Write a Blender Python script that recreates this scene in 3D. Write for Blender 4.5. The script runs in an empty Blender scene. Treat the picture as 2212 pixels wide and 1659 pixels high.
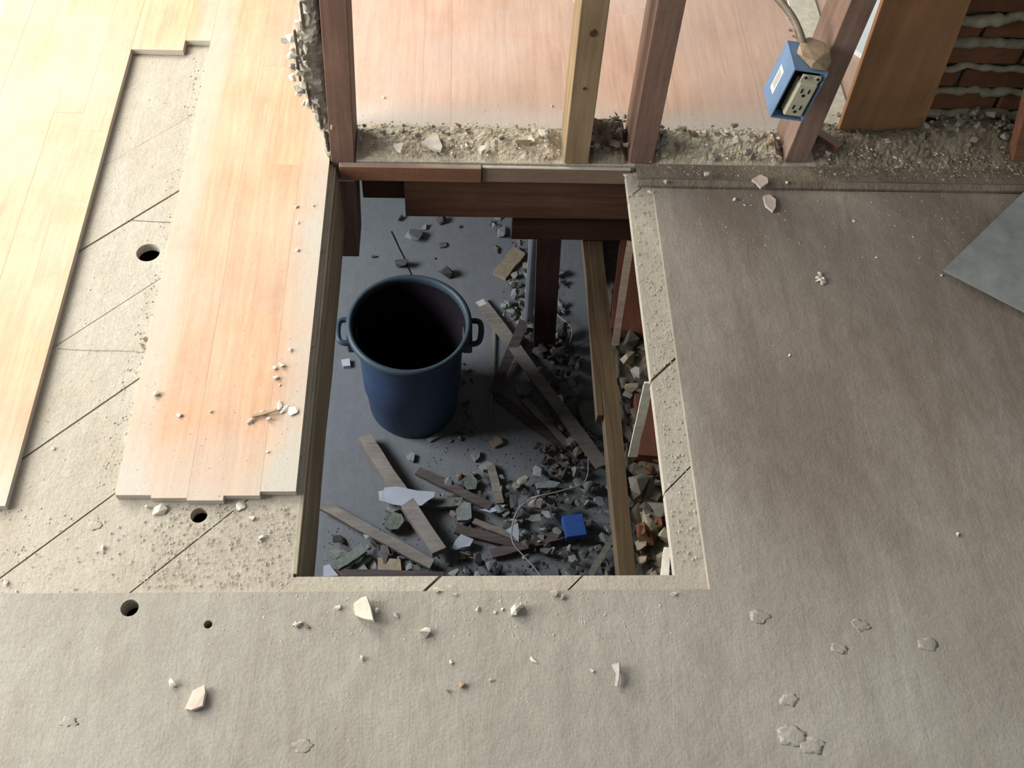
import bpy, bmesh, math, random
from mathutils import Vector, Matrix, noise as mnoise
R = random.Random(7)
C = bpy.context.scene.collection

# ------------------------------------------------------------------ camera
F = 2221.0; CX, CY = 1106.0, 830.0; H = 1.40
B_ = Vector((-0.0489225, 0.55644674, 0.82944175))     # world down seen from the lens (x right, y down, z out)
A_ = Vector((-0.02652814, -0.83086708, 0.55583825))   # world forward
R_ = Vector((0.99845022, 0.00518945, 0.05540959))     # world right
def w2(v): return Vector((v.dot(R_), v.dot(A_), -v.dot(B_)))
cam = bpy.data.cameras.new('camera'); camo = bpy.data.objects.new('camera', cam); C.objects.link(camo)
camo.location = (0, 0, H)
right = w2(Vector((1,0,0))); up = w2(Vector((0,-1,0))); back = w2(Vector((0,0,-1)))
camo.rotation_euler = Matrix((right, up, back)).transposed().to_euler()
cam.sensor_width = 36; cam.lens = 36*F/2212; cam.clip_start = .02
bpy.context.scene.camera = camo
def at(px, py, z=0.0):
    d = w2(Vector((px-CX, py-CY, F))); t = (z-H)/d.z
    return Vector((d.x*t, d.y*t, z))
def aty(px, py, Y):
    d = w2(Vector((px-CX, py-CY, F))); t = Y/d.y
    return Vector((d.x*t, Y, H+d.z*t))

# ------------------------------------------------------------------ light
sc = bpy.context.scene
sc.view_settings.view_transform = 'Standard'; sc.view_settings.look = 'None'
sc.view_settings.gamma = 1; sc.view_settings.use_curve_mapping = False
sc.view_settings.exposure = 0.68
W = bpy.data.worlds.new('world'); sc.world = W; W.use_nodes = True
W.node_tree.nodes['Background'].inputs[0].default_value = (.96, .98, 1.0, 1)
W.node_tree.nodes['Background'].inputs[1].default_value = 0.20
def area(name, loc, target, sx, sy, power, col):
    l = bpy.data.lights.new(name, 'AREA'); l.shape = 'RECTANGLE'; l.size = sx; l.size_y = sy; l.energy = power; l.color = col
    o = bpy.data.objects.new(name, l); C.objects.link(o); o.location = loc
    o.rotation_euler = (Vector(target)-Vector(loc)).to_track_quat('-Z', 'Y').to_euler(); return o
area('window_light_rear', (-1.9, 2.7, 1.35), (-.8, 1.7, 0), 1.3, 1.6, 70, (1.0, .97, .88))
area('window_light_side', (-2.5, .75, 1.15), (0, .6, .1), 1.5, 1.5, 76, (1.0, .98, .92))
area('basement_window_light', (-2.5, 2.6, -.75), (.2, 2.3, -2.3), 1.3, .9, 75, (.78, .87, 1.0))

# ------------------------------------------------------------------ materials
def nt(name):
    m = bpy.data.materials.new(name); m.use_nodes = True; n = m.node_tree
    b = n.nodes['Principled BSDF']; return m, n, b
def nd(n, t, **kw):
    x = n.nodes.new(t)
    for k, v in kw.items():
        if k in x.inputs.keys(): x.inputs[k].default_value = v
        else: setattr(x, k, v)
    return x
def L(n, a, b): n.links.new(a, b)
def ramp(n, src, stops):
    r = n.nodes.new('ShaderNodeValToRGB'); cr = r.color_ramp
    while len(cr.elements) < len(stops): cr.elements.new(.5)
    for e, (p, c) in zip(cr.elements, stops):
        e.position = p; e.color = (c, c, c, 1) if not hasattr(c, '__len__') else (*c, 1)
    L(n, src, r.inputs[0]); return r.outputs[0]
def mix(n, f, a, b, typ='MIX'):
    x = n.nodes.new('ShaderNodeMix'); x.data_type = 'RGBA'; x.blend_type = typ; x.clamp_factor = True
    for s, v in ((0, f), (6, a), (7, b)):
        if hasattr(v, 'links'): L(n, v, x.inputs[s])
        else: x.inputs[s].default_value = v if s == 0 else (*v, 1)
    return x.outputs[2]
def mth(n, op, a, b=None, clamp=False):
    x = n.nodes.new('ShaderNodeMath'); x.operation = op; x.use_clamp = clamp
    for i, v in enumerate((a, b)):
        if v is None: continue
        if hasattr(v, 'links'): L(n, v, x.inputs[i])
        else: x.inputs[i].default_value = v
    return x.outputs[0]
DUST = (.44, .42, .365)
def nz(n, vec, scale, detail=5, rough=.6, dist=0.0):
    x = nd(n, 'ShaderNodeTexNoise', Scale=scale, Detail=detail, Roughness=rough, Distortion=dist)
    L(n, vec, x.inputs['Vector']); return x.outputs['Fac']
def bump(n, b, h, strength, dist=.003):
    x = nd(n, 'ShaderNodeBump', Strength=strength, Distance=dist); L(n, h, x.inputs['Height']); L(n, x.outputs[0], b.inputs['Normal'])
def wood(name, ca, cb, axis='Y', dust=.5, dustcol=DUST, fine=1.0, topdust=.0, rough=.8, spread=.2, patch=2.2, near=None, side=0):
    m, n, b = nt(name)
    tc = nd(n, 'ShaderNodeTexCoord'); oi = nd(n, 'ShaderNodeObjectInfo'); geo = nd(n, 'ShaderNodeNewGeometry')
    add = nd(n, 'ShaderNodeVectorMath', operation='ADD'); L(n, tc.outputs['Object'], add.inputs[0])
    rr = nd(n, 'ShaderNodeVectorMath', operation='SCALE'); L(n, oi.outputs['Random'], rr.inputs['Scale']); rr.inputs[0].default_value = (7, 31, 13); L(n, rr.outputs[0], add.inputs[1])
    mp = nd(n, 'ShaderNodeMapping'); s = {'X': (1.2, 22, 22), 'Y': (22, 1.2, 22), 'Z': (22, 22, 1.2)}[axis]
    mp.inputs['Scale'].default_value = tuple(q*fine for q in s); L(n, add.outputs[0], mp.inputs['Vector'])
    g = nz(n, mp.outputs[0], 3.0, 7, .62, .6)
    col = mix(n, ramp(n, g, [(.32, 0), (.68, 1)]), ca, cb)
    g2 = nz(n, add.outputs[0], 6, 3); col = mix(n, .35, col, ramp(n, g2, [(.3, .35), (.7, .75)]), 'OVERLAY')
    rv = mth(n, 'MULTIPLY_ADD', oi.outputs['Random'], spread); n.nodes[-1].inputs[2].default_value = 1-spread/2
    col = mix(n, 1.0, col, rv, 'MULTIPLY')
    dn = nz(n, geo.outputs['Position'], patch, 6, .68)
    dn2 = nz(n, geo.outputs['Position'], 60, 4, .7)
    v = mth(n, 'ADD', mth(n, 'MULTIPLY', dn, 1.5), mth(n, 'MULTIPLY', dn2, .35))
    v = mth(n, 'ADD', v, dust-1.42)
    if topdust:
        sx = nd(n, 'ShaderNodeSeparateXYZ'); L(n, geo.outputs['Normal'], sx.inputs[0])
        v = mth(n, 'ADD', v, mth(n, 'MULTIPLY', mth(n, 'GREATER_THAN', sx.outputs[2], .7), topdust))
    if near:
        sp = nd(n, 'ShaderNodeSeparateXYZ'); L(n, geo.outputs['Position'], sp.inputs[0])
        for ax, e0, e1, amt in near:
            if ax == 3:     # dust band along the trench, X about -.50 to -.46
                dd = mth(n, 'ABSOLUTE', mth(n, 'ADD', sp.outputs[0], .505)); mr = nd(n, 'ShaderNodeMapRange'); mr.interpolation_type = 'SMOOTHSTEP'; L(n, dd, mr.inputs[0])
                mr.inputs[1].default_value = .055; mr.inputs[2].default_value = .02; mr.inputs[3].default_value = 0; mr.inputs[4].default_value = amt; v = mth(n, 'ADD', v, mr.outputs[0]); continue
            mr = nd(n, 'ShaderNodeMapRange'); mr.interpolation_type = 'SMOOTHSTEP'; L(n, sp.outputs[ax], mr.inputs[0])
            mr.inputs[1].default_value = e0; mr.inputs[2].default_value = e1; mr.inputs[3].default_value = 0; mr.inputs[4].default_value = amt
            v = mth(n, 'ADD', v, mr.outputs[0])
    if side:  # side faces go dust grey: dust, plus their shade put into the colour
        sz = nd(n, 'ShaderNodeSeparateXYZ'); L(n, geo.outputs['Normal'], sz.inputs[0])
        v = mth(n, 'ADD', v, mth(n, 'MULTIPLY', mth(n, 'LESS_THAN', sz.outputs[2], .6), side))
    v = mth(n, 'ADD', v, 0.0, True)
    col = mix(n, v, col, dustcol)
    L(n, col, b.inputs['Base Color']); b.inputs['Roughness'].default_value = rough; b.inputs['Specular IOR Level'].default_value = .25
    hgt = mth(n, 'ADD', mth(n, 'MULTIPLY', g, .5), dn2); bump(n, b, hgt, .35, .0015)
    return m
def dusty(name, base, dcol=DUST, amt=.8, grain=1.0, bumps=.6, scale=2.0, thin=0):
    m, n, b = nt(name); geo = nd(n, 'ShaderNodeNewGeometry'); P = geo.outputs['Position']
    a = nz(n, P, scale, 7, .62, .4); f = nz(n, P, 220, 3, .7); md = nz(n, P, 28, 5, .65)
    mp = nd(n, 'ShaderNodeMapping'); mp.inputs['Scale'].default_value = (9, 1.4, 1); L(n, P, mp.inputs['Vector'])
    st = nz(n, mp.outputs[0], 2.2, 6, .65, .8)
    v = mth(n, 'ADD', mth(n, 'MULTIPLY', a, .9), mth(n, 'MULTIPLY', st, .6)); v = mth(n, 'ADD', v, amt-1.25)
    if thin:
        sp = nd(n, 'ShaderNodeSeparateXYZ'); L(n, P, sp.inputs[0]); q = []
        for ax, e0, e1 in ((0, .28, .50), (1, .35, 1.0)):
            mr = nd(n, 'ShaderNodeMapRange'); mr.interpolation_type = 'SMOOTHSTEP'; L(n, sp.outputs[ax], mr.inputs[0]); mr.inputs[1].default_value = e0; mr.inputs[2].default_value = e1; q.append(mr.outputs[0])
        v = mth(n, 'SUBTRACT', v, mth(n, 'MULTIPLY', mth(n, 'MULTIPLY', q[0], q[1]), thin))
    v = mth(n, 'ADD', v, 0.0, True)
    col = mix(n, v, base, dcol)
    col = mix(n, .5*grain, col, ramp(n, f, [(.3, .30), (.7, .72)]), 'OVERLAY')
    col = mix(n, .25, col, ramp(n, md, [(.3, .38), (.7, .62)]), 'OVERLAY')
    L(n, col, b.inputs['Base Color']); b.inputs['Roughness'].default_value = .95; b.inputs['Specular IOR Level'].default_value = .1
    sc_ = nz(n, mp.outputs[0], 9, 5, .7, 1.5)
    h = mth(n, 'ADD', mth(n, 'ADD', mth(n, 'MULTIPLY', f, .5), mth(n, 'MULTIPLY', md, 2.4)), mth(n, 'MULTIPLY', sc_, .6)); bump(n, b, h, bumps, .0022)
    return m
def plain(name, ca, cb=None, scale=40, rough=.85, metal=0, bmp=.4, spread=.25, spec=.2):
    m, n, b = nt(name); cb = cb or tuple(c*.6 for c in ca)
    tc = nd(n, 'ShaderNodeTexCoord'); oi = nd(n, 'ShaderNodeObjectInfo')
    f = nz(n, tc.outputs['Object'], scale, 5, .65)
    col = mix(n, ramp(n, f, [(.3, 0), (.7, 1)]), cb, ca)
    rv = mth(n, 'MULTIPLY_ADD', oi.outputs['Random'], spread); n.nodes[-1].inputs[2].default_value = 1-spread*.7
    col = mix(n, 1.0, col, rv, 'MULTIPLY')
    L(n, col, b.inputs['Base Color']); b.inputs['Roughness'].default_value = rough; b.inputs['Metallic'].default_value = metal
    b.inputs['Specular IOR Level'].default_value = spec
    bump(n, b, f, bmp, .002); return m
M = {}
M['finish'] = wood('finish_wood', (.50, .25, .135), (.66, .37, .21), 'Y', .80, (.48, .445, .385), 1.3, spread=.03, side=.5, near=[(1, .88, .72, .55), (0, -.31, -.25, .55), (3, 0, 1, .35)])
M['finish_far'] = wood('finish_wood_far', (.50, .28, .19), (.64, .39, .28), 'Y', .84, (.52, .47, .42), 1.3, spread=.04, near=[(1, 1.64, 1.56, .5)])
M['subfloor'] = dusty('subfloor_dust', (.34, .29, .225), (.45, .425, .37), 1.0, .5, .5, 3)
M['dustfloor'] = dusty('floor_dust', (.20, .165, .135), (.44, .425, .375), 1.02, .4, .42, 1.9, thin=.45)
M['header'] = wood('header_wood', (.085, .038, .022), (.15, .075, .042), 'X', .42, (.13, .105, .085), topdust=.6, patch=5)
M['ledge'] = dusty('ledge_dust', (.13, .10, .075), (.30, .27, .215), .80, .8, .9, 6)
M['stud'] = wood('stud_wood', (.15, .088, .065), (.24, .15, .115), 'Z', .48, (.36, .30, .25), topdust=.5, spread=.3)
M['stud_tan'] = wood('stud_tan', (.20, .135, .075), (.31, .225, .13), 'Z', .46, (.34, .29, .22), topdust=.5)
M['red'] = wood('red_wood', (.16, .072, .042), (.24, .115, .068), 'X', .38, (.30, .24, .19), topdust=.9)
M['redgrey'] = wood('grey_wood', (.17, .12, .08), (.24, .17, .12), 'X', .40, topdust=.9)
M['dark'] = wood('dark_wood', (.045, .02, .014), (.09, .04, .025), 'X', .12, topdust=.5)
M['joist'] = wood('joist_wood', (.17, .13, .085), (.34, .285, .19), 'Y', .46, topdust=.3, fine=1.3)
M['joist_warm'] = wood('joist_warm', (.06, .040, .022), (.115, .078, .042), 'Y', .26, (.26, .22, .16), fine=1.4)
M['orange'] = wood('orange_board', (.26, .135, .065), (.34, .19, .095), 'Z', .42, (.33, .26, .18), fine=.7)
M['lath'] = wood('lath_wood', (.16, .12, .085), (.27, .21, .16), 'X', .42, topdust=.2)
M['lath_dark'] = wood('lath_dark', (.07, .05, .045), (.13, .095, .075), 'X', .3)
M['plaster'] = plain('plaster', (.66, .62, .51), (.46, .43, .36), 60)
M['plaster_grey'] = plain('plaster_grey', (.36, .35, .31), (.22, .215, .19), 60)
M['scratch'] = plain('scratch_coat', (.47, .455, .40), (.24, .23, .20), 90, bmp=1)
M['plaster_green'] = plain('plaster_green', (.25, .26, .20), (.14, .15, .115), 50)
M['plaster_white'] = plain('plaster_white', (.80, .76, .66), (.62, .58, .50), 50)
M['tan'] = plain('tan_stone', (.44, .33, .21), (.28, .21, .14), 50)
M['rose'] = plain('rose_plaster', (.60, .50, .43), (.50, .42, .36), 60)
M['brick'] = plain('brick_red', (.21, .09, .045), (.13, .075, .04), 45, bmp=.9)
M['mortar'] = plain('lime_mortar', (.33, .31, .23), (.21, .20, .14), 60, bmp=1)
M['rubble'] = plain('rubble', (.38, .33, .25), (.24, .20, .15), 70, spread=.5)
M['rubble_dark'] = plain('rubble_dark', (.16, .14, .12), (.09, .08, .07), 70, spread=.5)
M['concrete'] = dusty('concrete', (.17, .17, .165), (.25, .245, .23), .8, .6, .35, 1.3)
M['inner_shade'] = plain('bin_inner_shade', (.022, .016, .018), (.014, .011, .013), 30, .95, bmp=.2, spread=0, spec=.05)  # near-black colour stands for the shade deep inside the bin
M['bluebin'] = plain('blue_plastic', (.035, .07, .145), (.028, .048, .095), 25, .55, bmp=.1, spread=0, spec=.4)
M['rim'] = plain('rim_plastic', (.065, .09, .10), (.05, .07, .08), 25, .5, bmp=.1, spread=0, spec=.4)
M['bluebox'] = plain('blue_box_plastic', (.17, .27, .43), (.14, .22, .35), 40, .6, bmp=.2, spread=0)
M['bluebright'] = plain('blue_box_bright', (.05, .12, .37), (.035, .09, .28), 40, .6, bmp=.2, spread=0)
M['ivory'] = plain('ivory_plastic', (.52, .49, .36), (.42, .40, .29), 30, .5, bmp=.1, spread=0)
M['black'] = plain('black_gap', (.015, .015, .018), (.01, .01, .01), 30, .8, bmp=.1, spread=0)
M['paper'] = plain('paper', (.52, .52, .54), (.44, .44, .46), 8, .8, bmp=.1, spread=.1)
M['white'] = plain('white_sticker', (.80, .80, .76), (.74, .74, .70), 30, .6, bmp=.05, spread=0)
M['print'] = plain('sticker_print', (.50, .49, .45), (.40, .39, .36), 300, .6, bmp=.05, spread=0)
M['galv'] = plain('galvanised', (.34, .365, .35), (.22, .24, .235), 18, .6, .15, .15, 0, .4)
M['steel'] = plain('steel_strip', (.86, .90, .94), (.76, .80, .85), 20, .5, .0, .1, 0, .5)
M['cable'] = plain('cable_armour', (.28, .24, .19), (.17, .145, .115), 60, .6, .3, .3, 0)
M['cord'] = plain('old_wire', (.42, .38, .29), (.30, .27, .21), 30, spread=.0)

# ------------------------------------------------------------------ helpers
def link(name, bm, mat, parent=None, loc=None, smooth=False):
    me = bpy.data.meshes.new(name)
    if loc is not None: bmesh.ops.translate(bm, verts=bm.verts, vec=-Vector(loc))
    bmesh.ops.recalc_face_normals(bm, faces=bm.faces)
    bm.to_mesh(me); bm.free()
    for mm in (mat if isinstance(mat, (list, tuple)) else [mat]): me.materials.append(mm)
    if smooth:
        for p in me.polygons: p.use_smooth = True
    o = bpy.data.objects.new(name, me); C.objects.link(o)
    if loc is not None: o.location = loc
    if parent:
        o.parent = parent
        if loc is not None: o.location = Vector(loc) - parent.location
        elif parent.location.length > 0: o.matrix_parent_inverse = Matrix.Translation(-parent.location)
    return o
def tag(o, label=None, cat=None, group=None, kind=None):
    if label: o['label'] = label
    if cat: o['category'] = cat
    if group: o['group'] = group
    if kind: o['kind'] = kind
    return o
def empty(name, loc=(0, 0, 0)):
    o = bpy.data.objects.new(name, None); C.objects.link(o); o.location = loc; o.empty_display_size = .05; return o
def box(bm, x0, x1, y0, y1, z0, z1, bev=0.0):
    vs = [bm.verts.new((x, y, z)) for z in (z0, z1) for y in (y0, y1) for x in (x0, x1)]
    fs = [(0,1,3,2), (4,6,7,5), (0,4,5,1), (2,3,7,6), (0,2,6,4), (1,5,7,3)]
    faces = [bm.faces.new([vs[i] for i in f]) for f in fs]
    if bev:
        es = list({e for f in faces for e in f.edges}); bmesh.ops.bevel(bm, geom=es, offset=bev, segments=1, affect='EDGES')
def boxm(*a, bev=0.0):
    bm = bmesh.new(); box(bm, *a, bev=bev); return bm
def bar(p0, p1, w, h, upv=(0, 0, 1), seg=1, jit=0.0, bev=.0008, twist=0.0):
    """a plank from p0 to p1, its bottom line on p0-p1, width w, thickness h"""
    bm = bmesh.new(); p0 = Vector(p0); p1 = Vector(p1); d = (p1-p0).normalized(); s = d.cross(Vector(upv)).normalized(); u = s.cross(d)
    rings = []
    for i in range(seg+1):
        t = i/seg; c = p0.lerp(p1, t)+Vector((R.uniform(-jit, jit), R.uniform(-jit, jit), 0)); a = twist*t
        s2 = s*math.cos(a)+u*math.sin(a); u2 = u*math.cos(a)-s*math.sin(a)
        ww = w*(1+R.uniform(-1, 1)*(.08 if jit else 0)); ej = d*R.uniform(-.5, .5)*w*.3 if i in (0, seg) else Vector()
        rings.append([bm.verts.new(c-s2*ww/2), bm.verts.new(c+s2*ww/2+ej), bm.verts.new(c+s2*ww/2+u2*h+ej), bm.verts.new(c-s2*ww/2+u2*h)])
    for a, b in zip(rings, rings[1:]):
        for k in range(4): bm.faces.new((a[k], a[(k+1) % 4], b[(k+1) % 4], b[k]))
    bm.faces.new(rings[0][::-1]); bm.faces.new(rings[-1]); return bm
def prism(pts, z0, z1, wob=0.0):
    bm = bmesh.new(); lo = [bm.verts.new((p[0], p[1], z0+(R.uniform(-wob, wob)))) for p in pts]
    hi = [bm.verts.new((p[0]+R.uniform(-wob, wob), p[1]+R.uniform(-wob, wob), z1+R.uniform(-wob, wob))) for p in pts]
    bm.faces.new(lo[::-1]); bm.faces.new(hi); k = len(pts)
    for i in range(k): bm.faces.new((lo[i], lo[(i+1) % k], hi[(i+1) % k], hi[i]))
    return bm
def tube(pts, r, seg=8, rad=None, caps=True):
    bm = bmesh.new(); pts = [Vector(p) for p in pts]; rings = []
    for i, p in enumerate(pts):
        d = (pts[min(i+1, len(pts)-1)]-pts[max(i-1, 0)]).normalized()
        a = d.orthogonal().normalized() if i == 0 else (prev-d*prev.dot(d)).normalized()
        prev = a; b = d.cross(a); rr = rad(i) if rad else r
        rings.append([bm.verts.new(p+(a*math.cos(2*math.pi*k/seg)+b*math.sin(2*math.pi*k/seg))*rr) for k in range(seg)])
    for a, b in zip(rings, rings[1:]):
        for k in range(seg): bm.faces.new((a[k], a[(k+1) % seg], b[(k+1) % seg], b[k]))
    if caps: bm.faces.new(rings[0][::-1]); bm.faces.new(rings[-1])
    return bm
def smooth_path(pts, n=6):
    pts = [Vector(p) for p in pts]; out = []
    P = [pts[0]]+pts+[pts[-1]]
    for i in range(1, len(P)-2):
        for k in range(n):
            t = k/n; a, b, c, d = P[i-1], P[i], P[i+1], P[i+2]
            out.append(.5*((2*b)+(c-a)*t+(2*a-5*b+4*c-d)*t*t+(3*b-a-3*c+d)*t**3))
    out.append(pts[-1]); return out
def chunk_bm(sx, sy, sz, n=12, rnd=R):
    bm = bmesh.new()
    for _ in range(n):
        v = Vector((rnd.gauss(0, 1), rnd.gauss(0, 1), rnd.gauss(0, 1))).normalized()
        v *= rnd.uniform(.8, 1.0); v = Vector((max(-.75, min(.75, v.x)), max(-.8, min(.8, v.y)), max(-.62, min(.62, v.z))))
        bm.verts.new((v.x*sx*.66, v.y*sy*.66, v.z*sz*.8))
    r = bmesh.ops.convex_hull(bm, input=bm.verts)
    junk = [g for g in r['geom_interior']+r['geom_unused'] if isinstance(g, bmesh.types.BMVert) and g.is_valid]
    if junk: bmesh.ops.delete(bm, geom=list(set(junk)), context='VERTS')
    zm = min(v.co.z for v in bm.verts)
    for v in bm.verts: v.co.z -= zm
    return bm
PROTO = {}
def protos(key, n, asp, mat):
    out = []
    for i in range(n):
        a = asp(); bm = chunk_bm(*a, n=R.choice((10, 12, 14)))
        me = bpy.data.meshes.new(key); bmesh.ops.recalc_face_normals(bm, faces=bm.faces); bm.to_mesh(me); bm.free(); me.materials.append(mat); out.append(me)
    PROTO[key] = out
def scat(key, name, loc, size, label, cat, group=None, rz=None, tilt=0.0, sq=(1, 1, 1)):
    o = bpy.data.objects.new(name, R.choice(PROTO[key])); C.objects.link(o)
    o.location = loc; o.scale = (size*sq[0], size*sq[1], size*sq[2])
    o.rotation_euler = (R.uniform(-tilt, tilt), R.uniform(-tilt, tilt), R.uniform(0, 6.28) if rz is None else rz)
    tag(o, label, cat, group); return o
lumpy = lambda: (1, R.uniform(.6, 1), R.uniform(.45, .8))
flat = lambda: (1, R.uniform(.55, .95), R.uniform(.16, .3))
long_ = lambda: (1, R.uniform(.18, .35), R.uniform(.12, .25))
for k, f_, m_ in (('lump', lumpy, 'plaster'), ('lump_w', lumpy, 'plaster_white'), ('flat', flat, 'plaster'), ('flat_w', flat, 'plaster_white'),
                  ('rub', lumpy, 'rubble'), ('rubf', flat, 'rubble'), ('dk', lumpy, 'rubble_dark'), ('dkf', flat, 'rubble_dark'), ('gr', lumpy, 'plaster_grey'),
                  ('grf', flat, 'plaster_grey'), ('gn', lumpy, 'plaster_green'), ('gnf', flat, 'plaster_green'), ('tan', lumpy, 'tan'), ('stick', long_, 'lath'), ('stickd', long_, 'lath_dark'),
                  ('brk', lumpy, 'brick'), ('pap', flat, 'paper'), ('rose', flat, 'rose')):
    protos(k, 6, f_, M[m_])

# ------------------------------------------------------------------ the floor
SUB = -.013; TH = .018
floor = empty('floor'); tag(floor, 'wooden floor with exposed diagonal subfloor boards around a square hole', 'floor', None, 'structure')
HX0, HX1, HY0, HY1 = -.234, .328, .607, 1.45
# diagonal subfloor boards: joints lie on Y-X = c
def clip(poly, fn):
    out = []
    for i in range(len(poly)):
        a, b = poly[i], poly[(i+1) % len(poly)]; fa, fb = fn(a), fn(b)
        if fa >= 0: out.append(a)
        if (fa >= 0) != (fb >= 0):
            t = fa/(fa-fb); out.append((a[0]+(b[0]-a[0])*t, a[1]+(b[1]-a[1])*t))
    return out
circles = [(-.544, 1.223, .0205), (-.383, .707, .0125), (-.455, .556, .0125), (-.343, .531, .006)]
def cyl_cut(cs, z0, z1):
    bm = bmesh.new()
    for (x, y, r) in cs:
        bmesh.ops.create_cone(bm, segments=24, radius1=r, radius2=r, depth=z1-z0, cap_ends=True, matrix=Matrix.Translation((x, y, (z0+z1)/2)))
    me = bpy.data.meshes.new('cut'); bm.to_mesh(me); bm.free(); o = bpy.data.objects.new('cut', me); C.objects.link(o); return o
def carve(o, cutter):
    md = o.modifiers.new('b', 'BOOLEAN'); md.operation = 'DIFFERENCE'; md.solver = 'EXACT'; md.object = cutter
    dg = bpy.context.evaluated_depsgraph_get(); me = bpy.data.meshes.new_from_object(o.evaluated_get(dg))
    o.modifiers.clear(); old = o.data; o.data = me; bpy.data.meshes.remove(old)
cut = cyl_cut(circles, -.06, .03)
ck = [.21*k-.003 for k in range(-3, 16)]
GAP = {11: .0005, 10: .0008, 9: .0024, 8: .0009, 7: .0024, 6: .0012, 5: .0014, 4: .0007, 3: .0028, 2: .0014}
RX0, RX1, RY0, RY1 = -.76, .50, .50, 1.98
for i in range(len(ck)-1):
    lo, hi = ck[i]+GAP.get(i-3, .001), ck[i+1]-GAP.get(i-2, .001)
    reg = [(RX0, RY0), (RX1, RY0), (RX1, RY1), (RX0, RY1)]
    st = clip(clip(reg, lambda p: (p[1]-p[0])-lo), lambda p: hi-(p[1]-p[0]))
    if len(st) < 3: continue
    dz = R.uniform(-.0012, .0012)
    bm = bmesh.new()
    for cx0, cx1 in ((-9, HX0), (HX0, HX1), (HX1, 9)):
        for cy0, cy1 in ((-9, HY0), (HY0, 9)):
            if cx0 == HX0 and cy0 == HY0: continue           # the hole itself
            c = clip(clip(clip(clip(st, lambda p: p[0]-cx0), lambda p: cx1-p[0]), lambda p: p[1]-cy0), lambda p: cy1-p[1])
            if len(c) > 2 and abs(sum(c[k-1][0]*c[k][1]-c[k][0]*c[k-1][1] for k in range(len(c)))) > 1e-5:
                bm.faces.new([bm.verts.new((p[0], p[1], SUB+dz)) for p in c])
    bmesh.ops.remove_doubles(bm, verts=bm.verts, dist=1e-5)
    islands = []; todo = set(bm.faces)
    while todo:
        fr = [todo.pop()]; isl = list(fr)
        while fr:
            f = fr.pop()
            for e in f.edges:
                for g2 in e.link_faces:
                    if g2 in todo: todo.discard(g2); fr.append(g2); isl.append(g2)
        islands.append([[(v.co.x, v.co.y) for v in f.verts] for f in isl])
    bm.free()
    for gr in islands:
        bm = bmesh.new()
        for poly in gr: bm.faces.new([bm.verts.new((p[0], p[1], SUB+dz)) for p in poly])
        bmesh.ops.remove_doubles(bm, verts=bm.verts, dist=1e-5)
        if len(bm.faces) > 1: bmesh.ops.dissolve_faces(bm, faces=bm.faces[:])
        bmesh.ops.dissolve_limit(bm, angle_limit=.01, verts=bm.verts, edges=bm.edges)
        ex = bmesh.ops.extrude_face_region(bm, geom=bm.faces[:]); bmesh.ops.translate(bm, verts=[v for v in ex['geom'] if isinstance(v, bmesh.types.BMVert)], vec=(0, 0, -TH))
        xs = [p[0] for q in gr for p in q]; ys = [p[1] for q in gr for p in q]
        o = link('subfloor_board', bm, M['subfloor'], floor)
        if any(min(xs) < c[0]+.03 and max(xs) > c[0]-.03 and lo-.04 < c[1]-c[0] < hi+.04 for c in circles): carve(o, cut)
bpy.data.objects.remove(cut)
# outer subfloor sheets that close the storey below, under the finish floor
for nm, a in (('subfloor_sheet', (-3, RX0, -1, 4.4)), ('subfloor_sheet', (RX1, 3, -1, 4.4)), ('subfloor_sheet', (RX0, RX1, -1, RY0)), ('subfloor_sheet', (RX0, RX1, RY1, 4.4))):
    link(nm, boxm(a[0], a[1], a[2], a[3], SUB-TH, SUB-.001), M['subfloor'], floor)
# butt joint across the trench boards and a low dust ridge further down
for (xa, xb, yy, nm, zz, hh, mt) in ((-.655, -.517, 1.297, 'butt_joint', SUB-.0015, .0021, 'dark'), (-.655, -.517, 1.009, 'dust_ridge', SUB-.001, .0022, 'subfloor')):
    link(nm, bar((xa, yy+.004, zz), (xb, yy-.002, zz), .0018, hh, seg=6, jit=.0008), M[mt], floor)
# finish planks
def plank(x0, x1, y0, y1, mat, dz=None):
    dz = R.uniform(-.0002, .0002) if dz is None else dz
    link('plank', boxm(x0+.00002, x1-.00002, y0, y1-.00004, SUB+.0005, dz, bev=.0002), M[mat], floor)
def run(x0, x1, y0, y1, mat, w=.0565, joint=1.3):
    n = max(1, round((x1-x0)/w)); w = (x1-x0)/n
    for i in range(n):
        y = y0; first = True
        while y < y1-.01:
            e = y + (R.uniform(.35, joint) if first else joint); first = False
            e = y1 if y1-e < .25 else e
            plank(x0+i*w, x0+(i+1)*w, y, e, mat); y = e
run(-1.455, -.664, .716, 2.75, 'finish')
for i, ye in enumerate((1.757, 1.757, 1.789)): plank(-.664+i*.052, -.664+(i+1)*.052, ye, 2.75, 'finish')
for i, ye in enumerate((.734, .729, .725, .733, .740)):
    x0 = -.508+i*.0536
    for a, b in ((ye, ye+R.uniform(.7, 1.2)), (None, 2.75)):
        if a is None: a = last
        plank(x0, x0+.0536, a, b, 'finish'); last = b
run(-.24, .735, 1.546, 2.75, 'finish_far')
lp = [(-3, -1), (3, -1), (3, 1.388), (.374, 1.388), (.374, .5785), (-3, .5785)]
bm = bmesh.new(); f_ = bm.faces.new([bm.verts.new((x, y, 0)) for x, y in lp])
ex = bmesh.ops.extrude_face_region(bm, geom=[f_]); bmesh.ops.translate(bm, verts=[v for v in ex['geom'] if isinstance(v, bmesh.types.BMVert)], vec=(0, 0, SUB+.0005))
fl_near = link('dusty_boards', bm, M['dustfloor'], floor)
cut = cyl_cut(circles[2:], -.06, .03); carve(fl_near, cut); bpy.data.objects.remove(cut)
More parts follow.
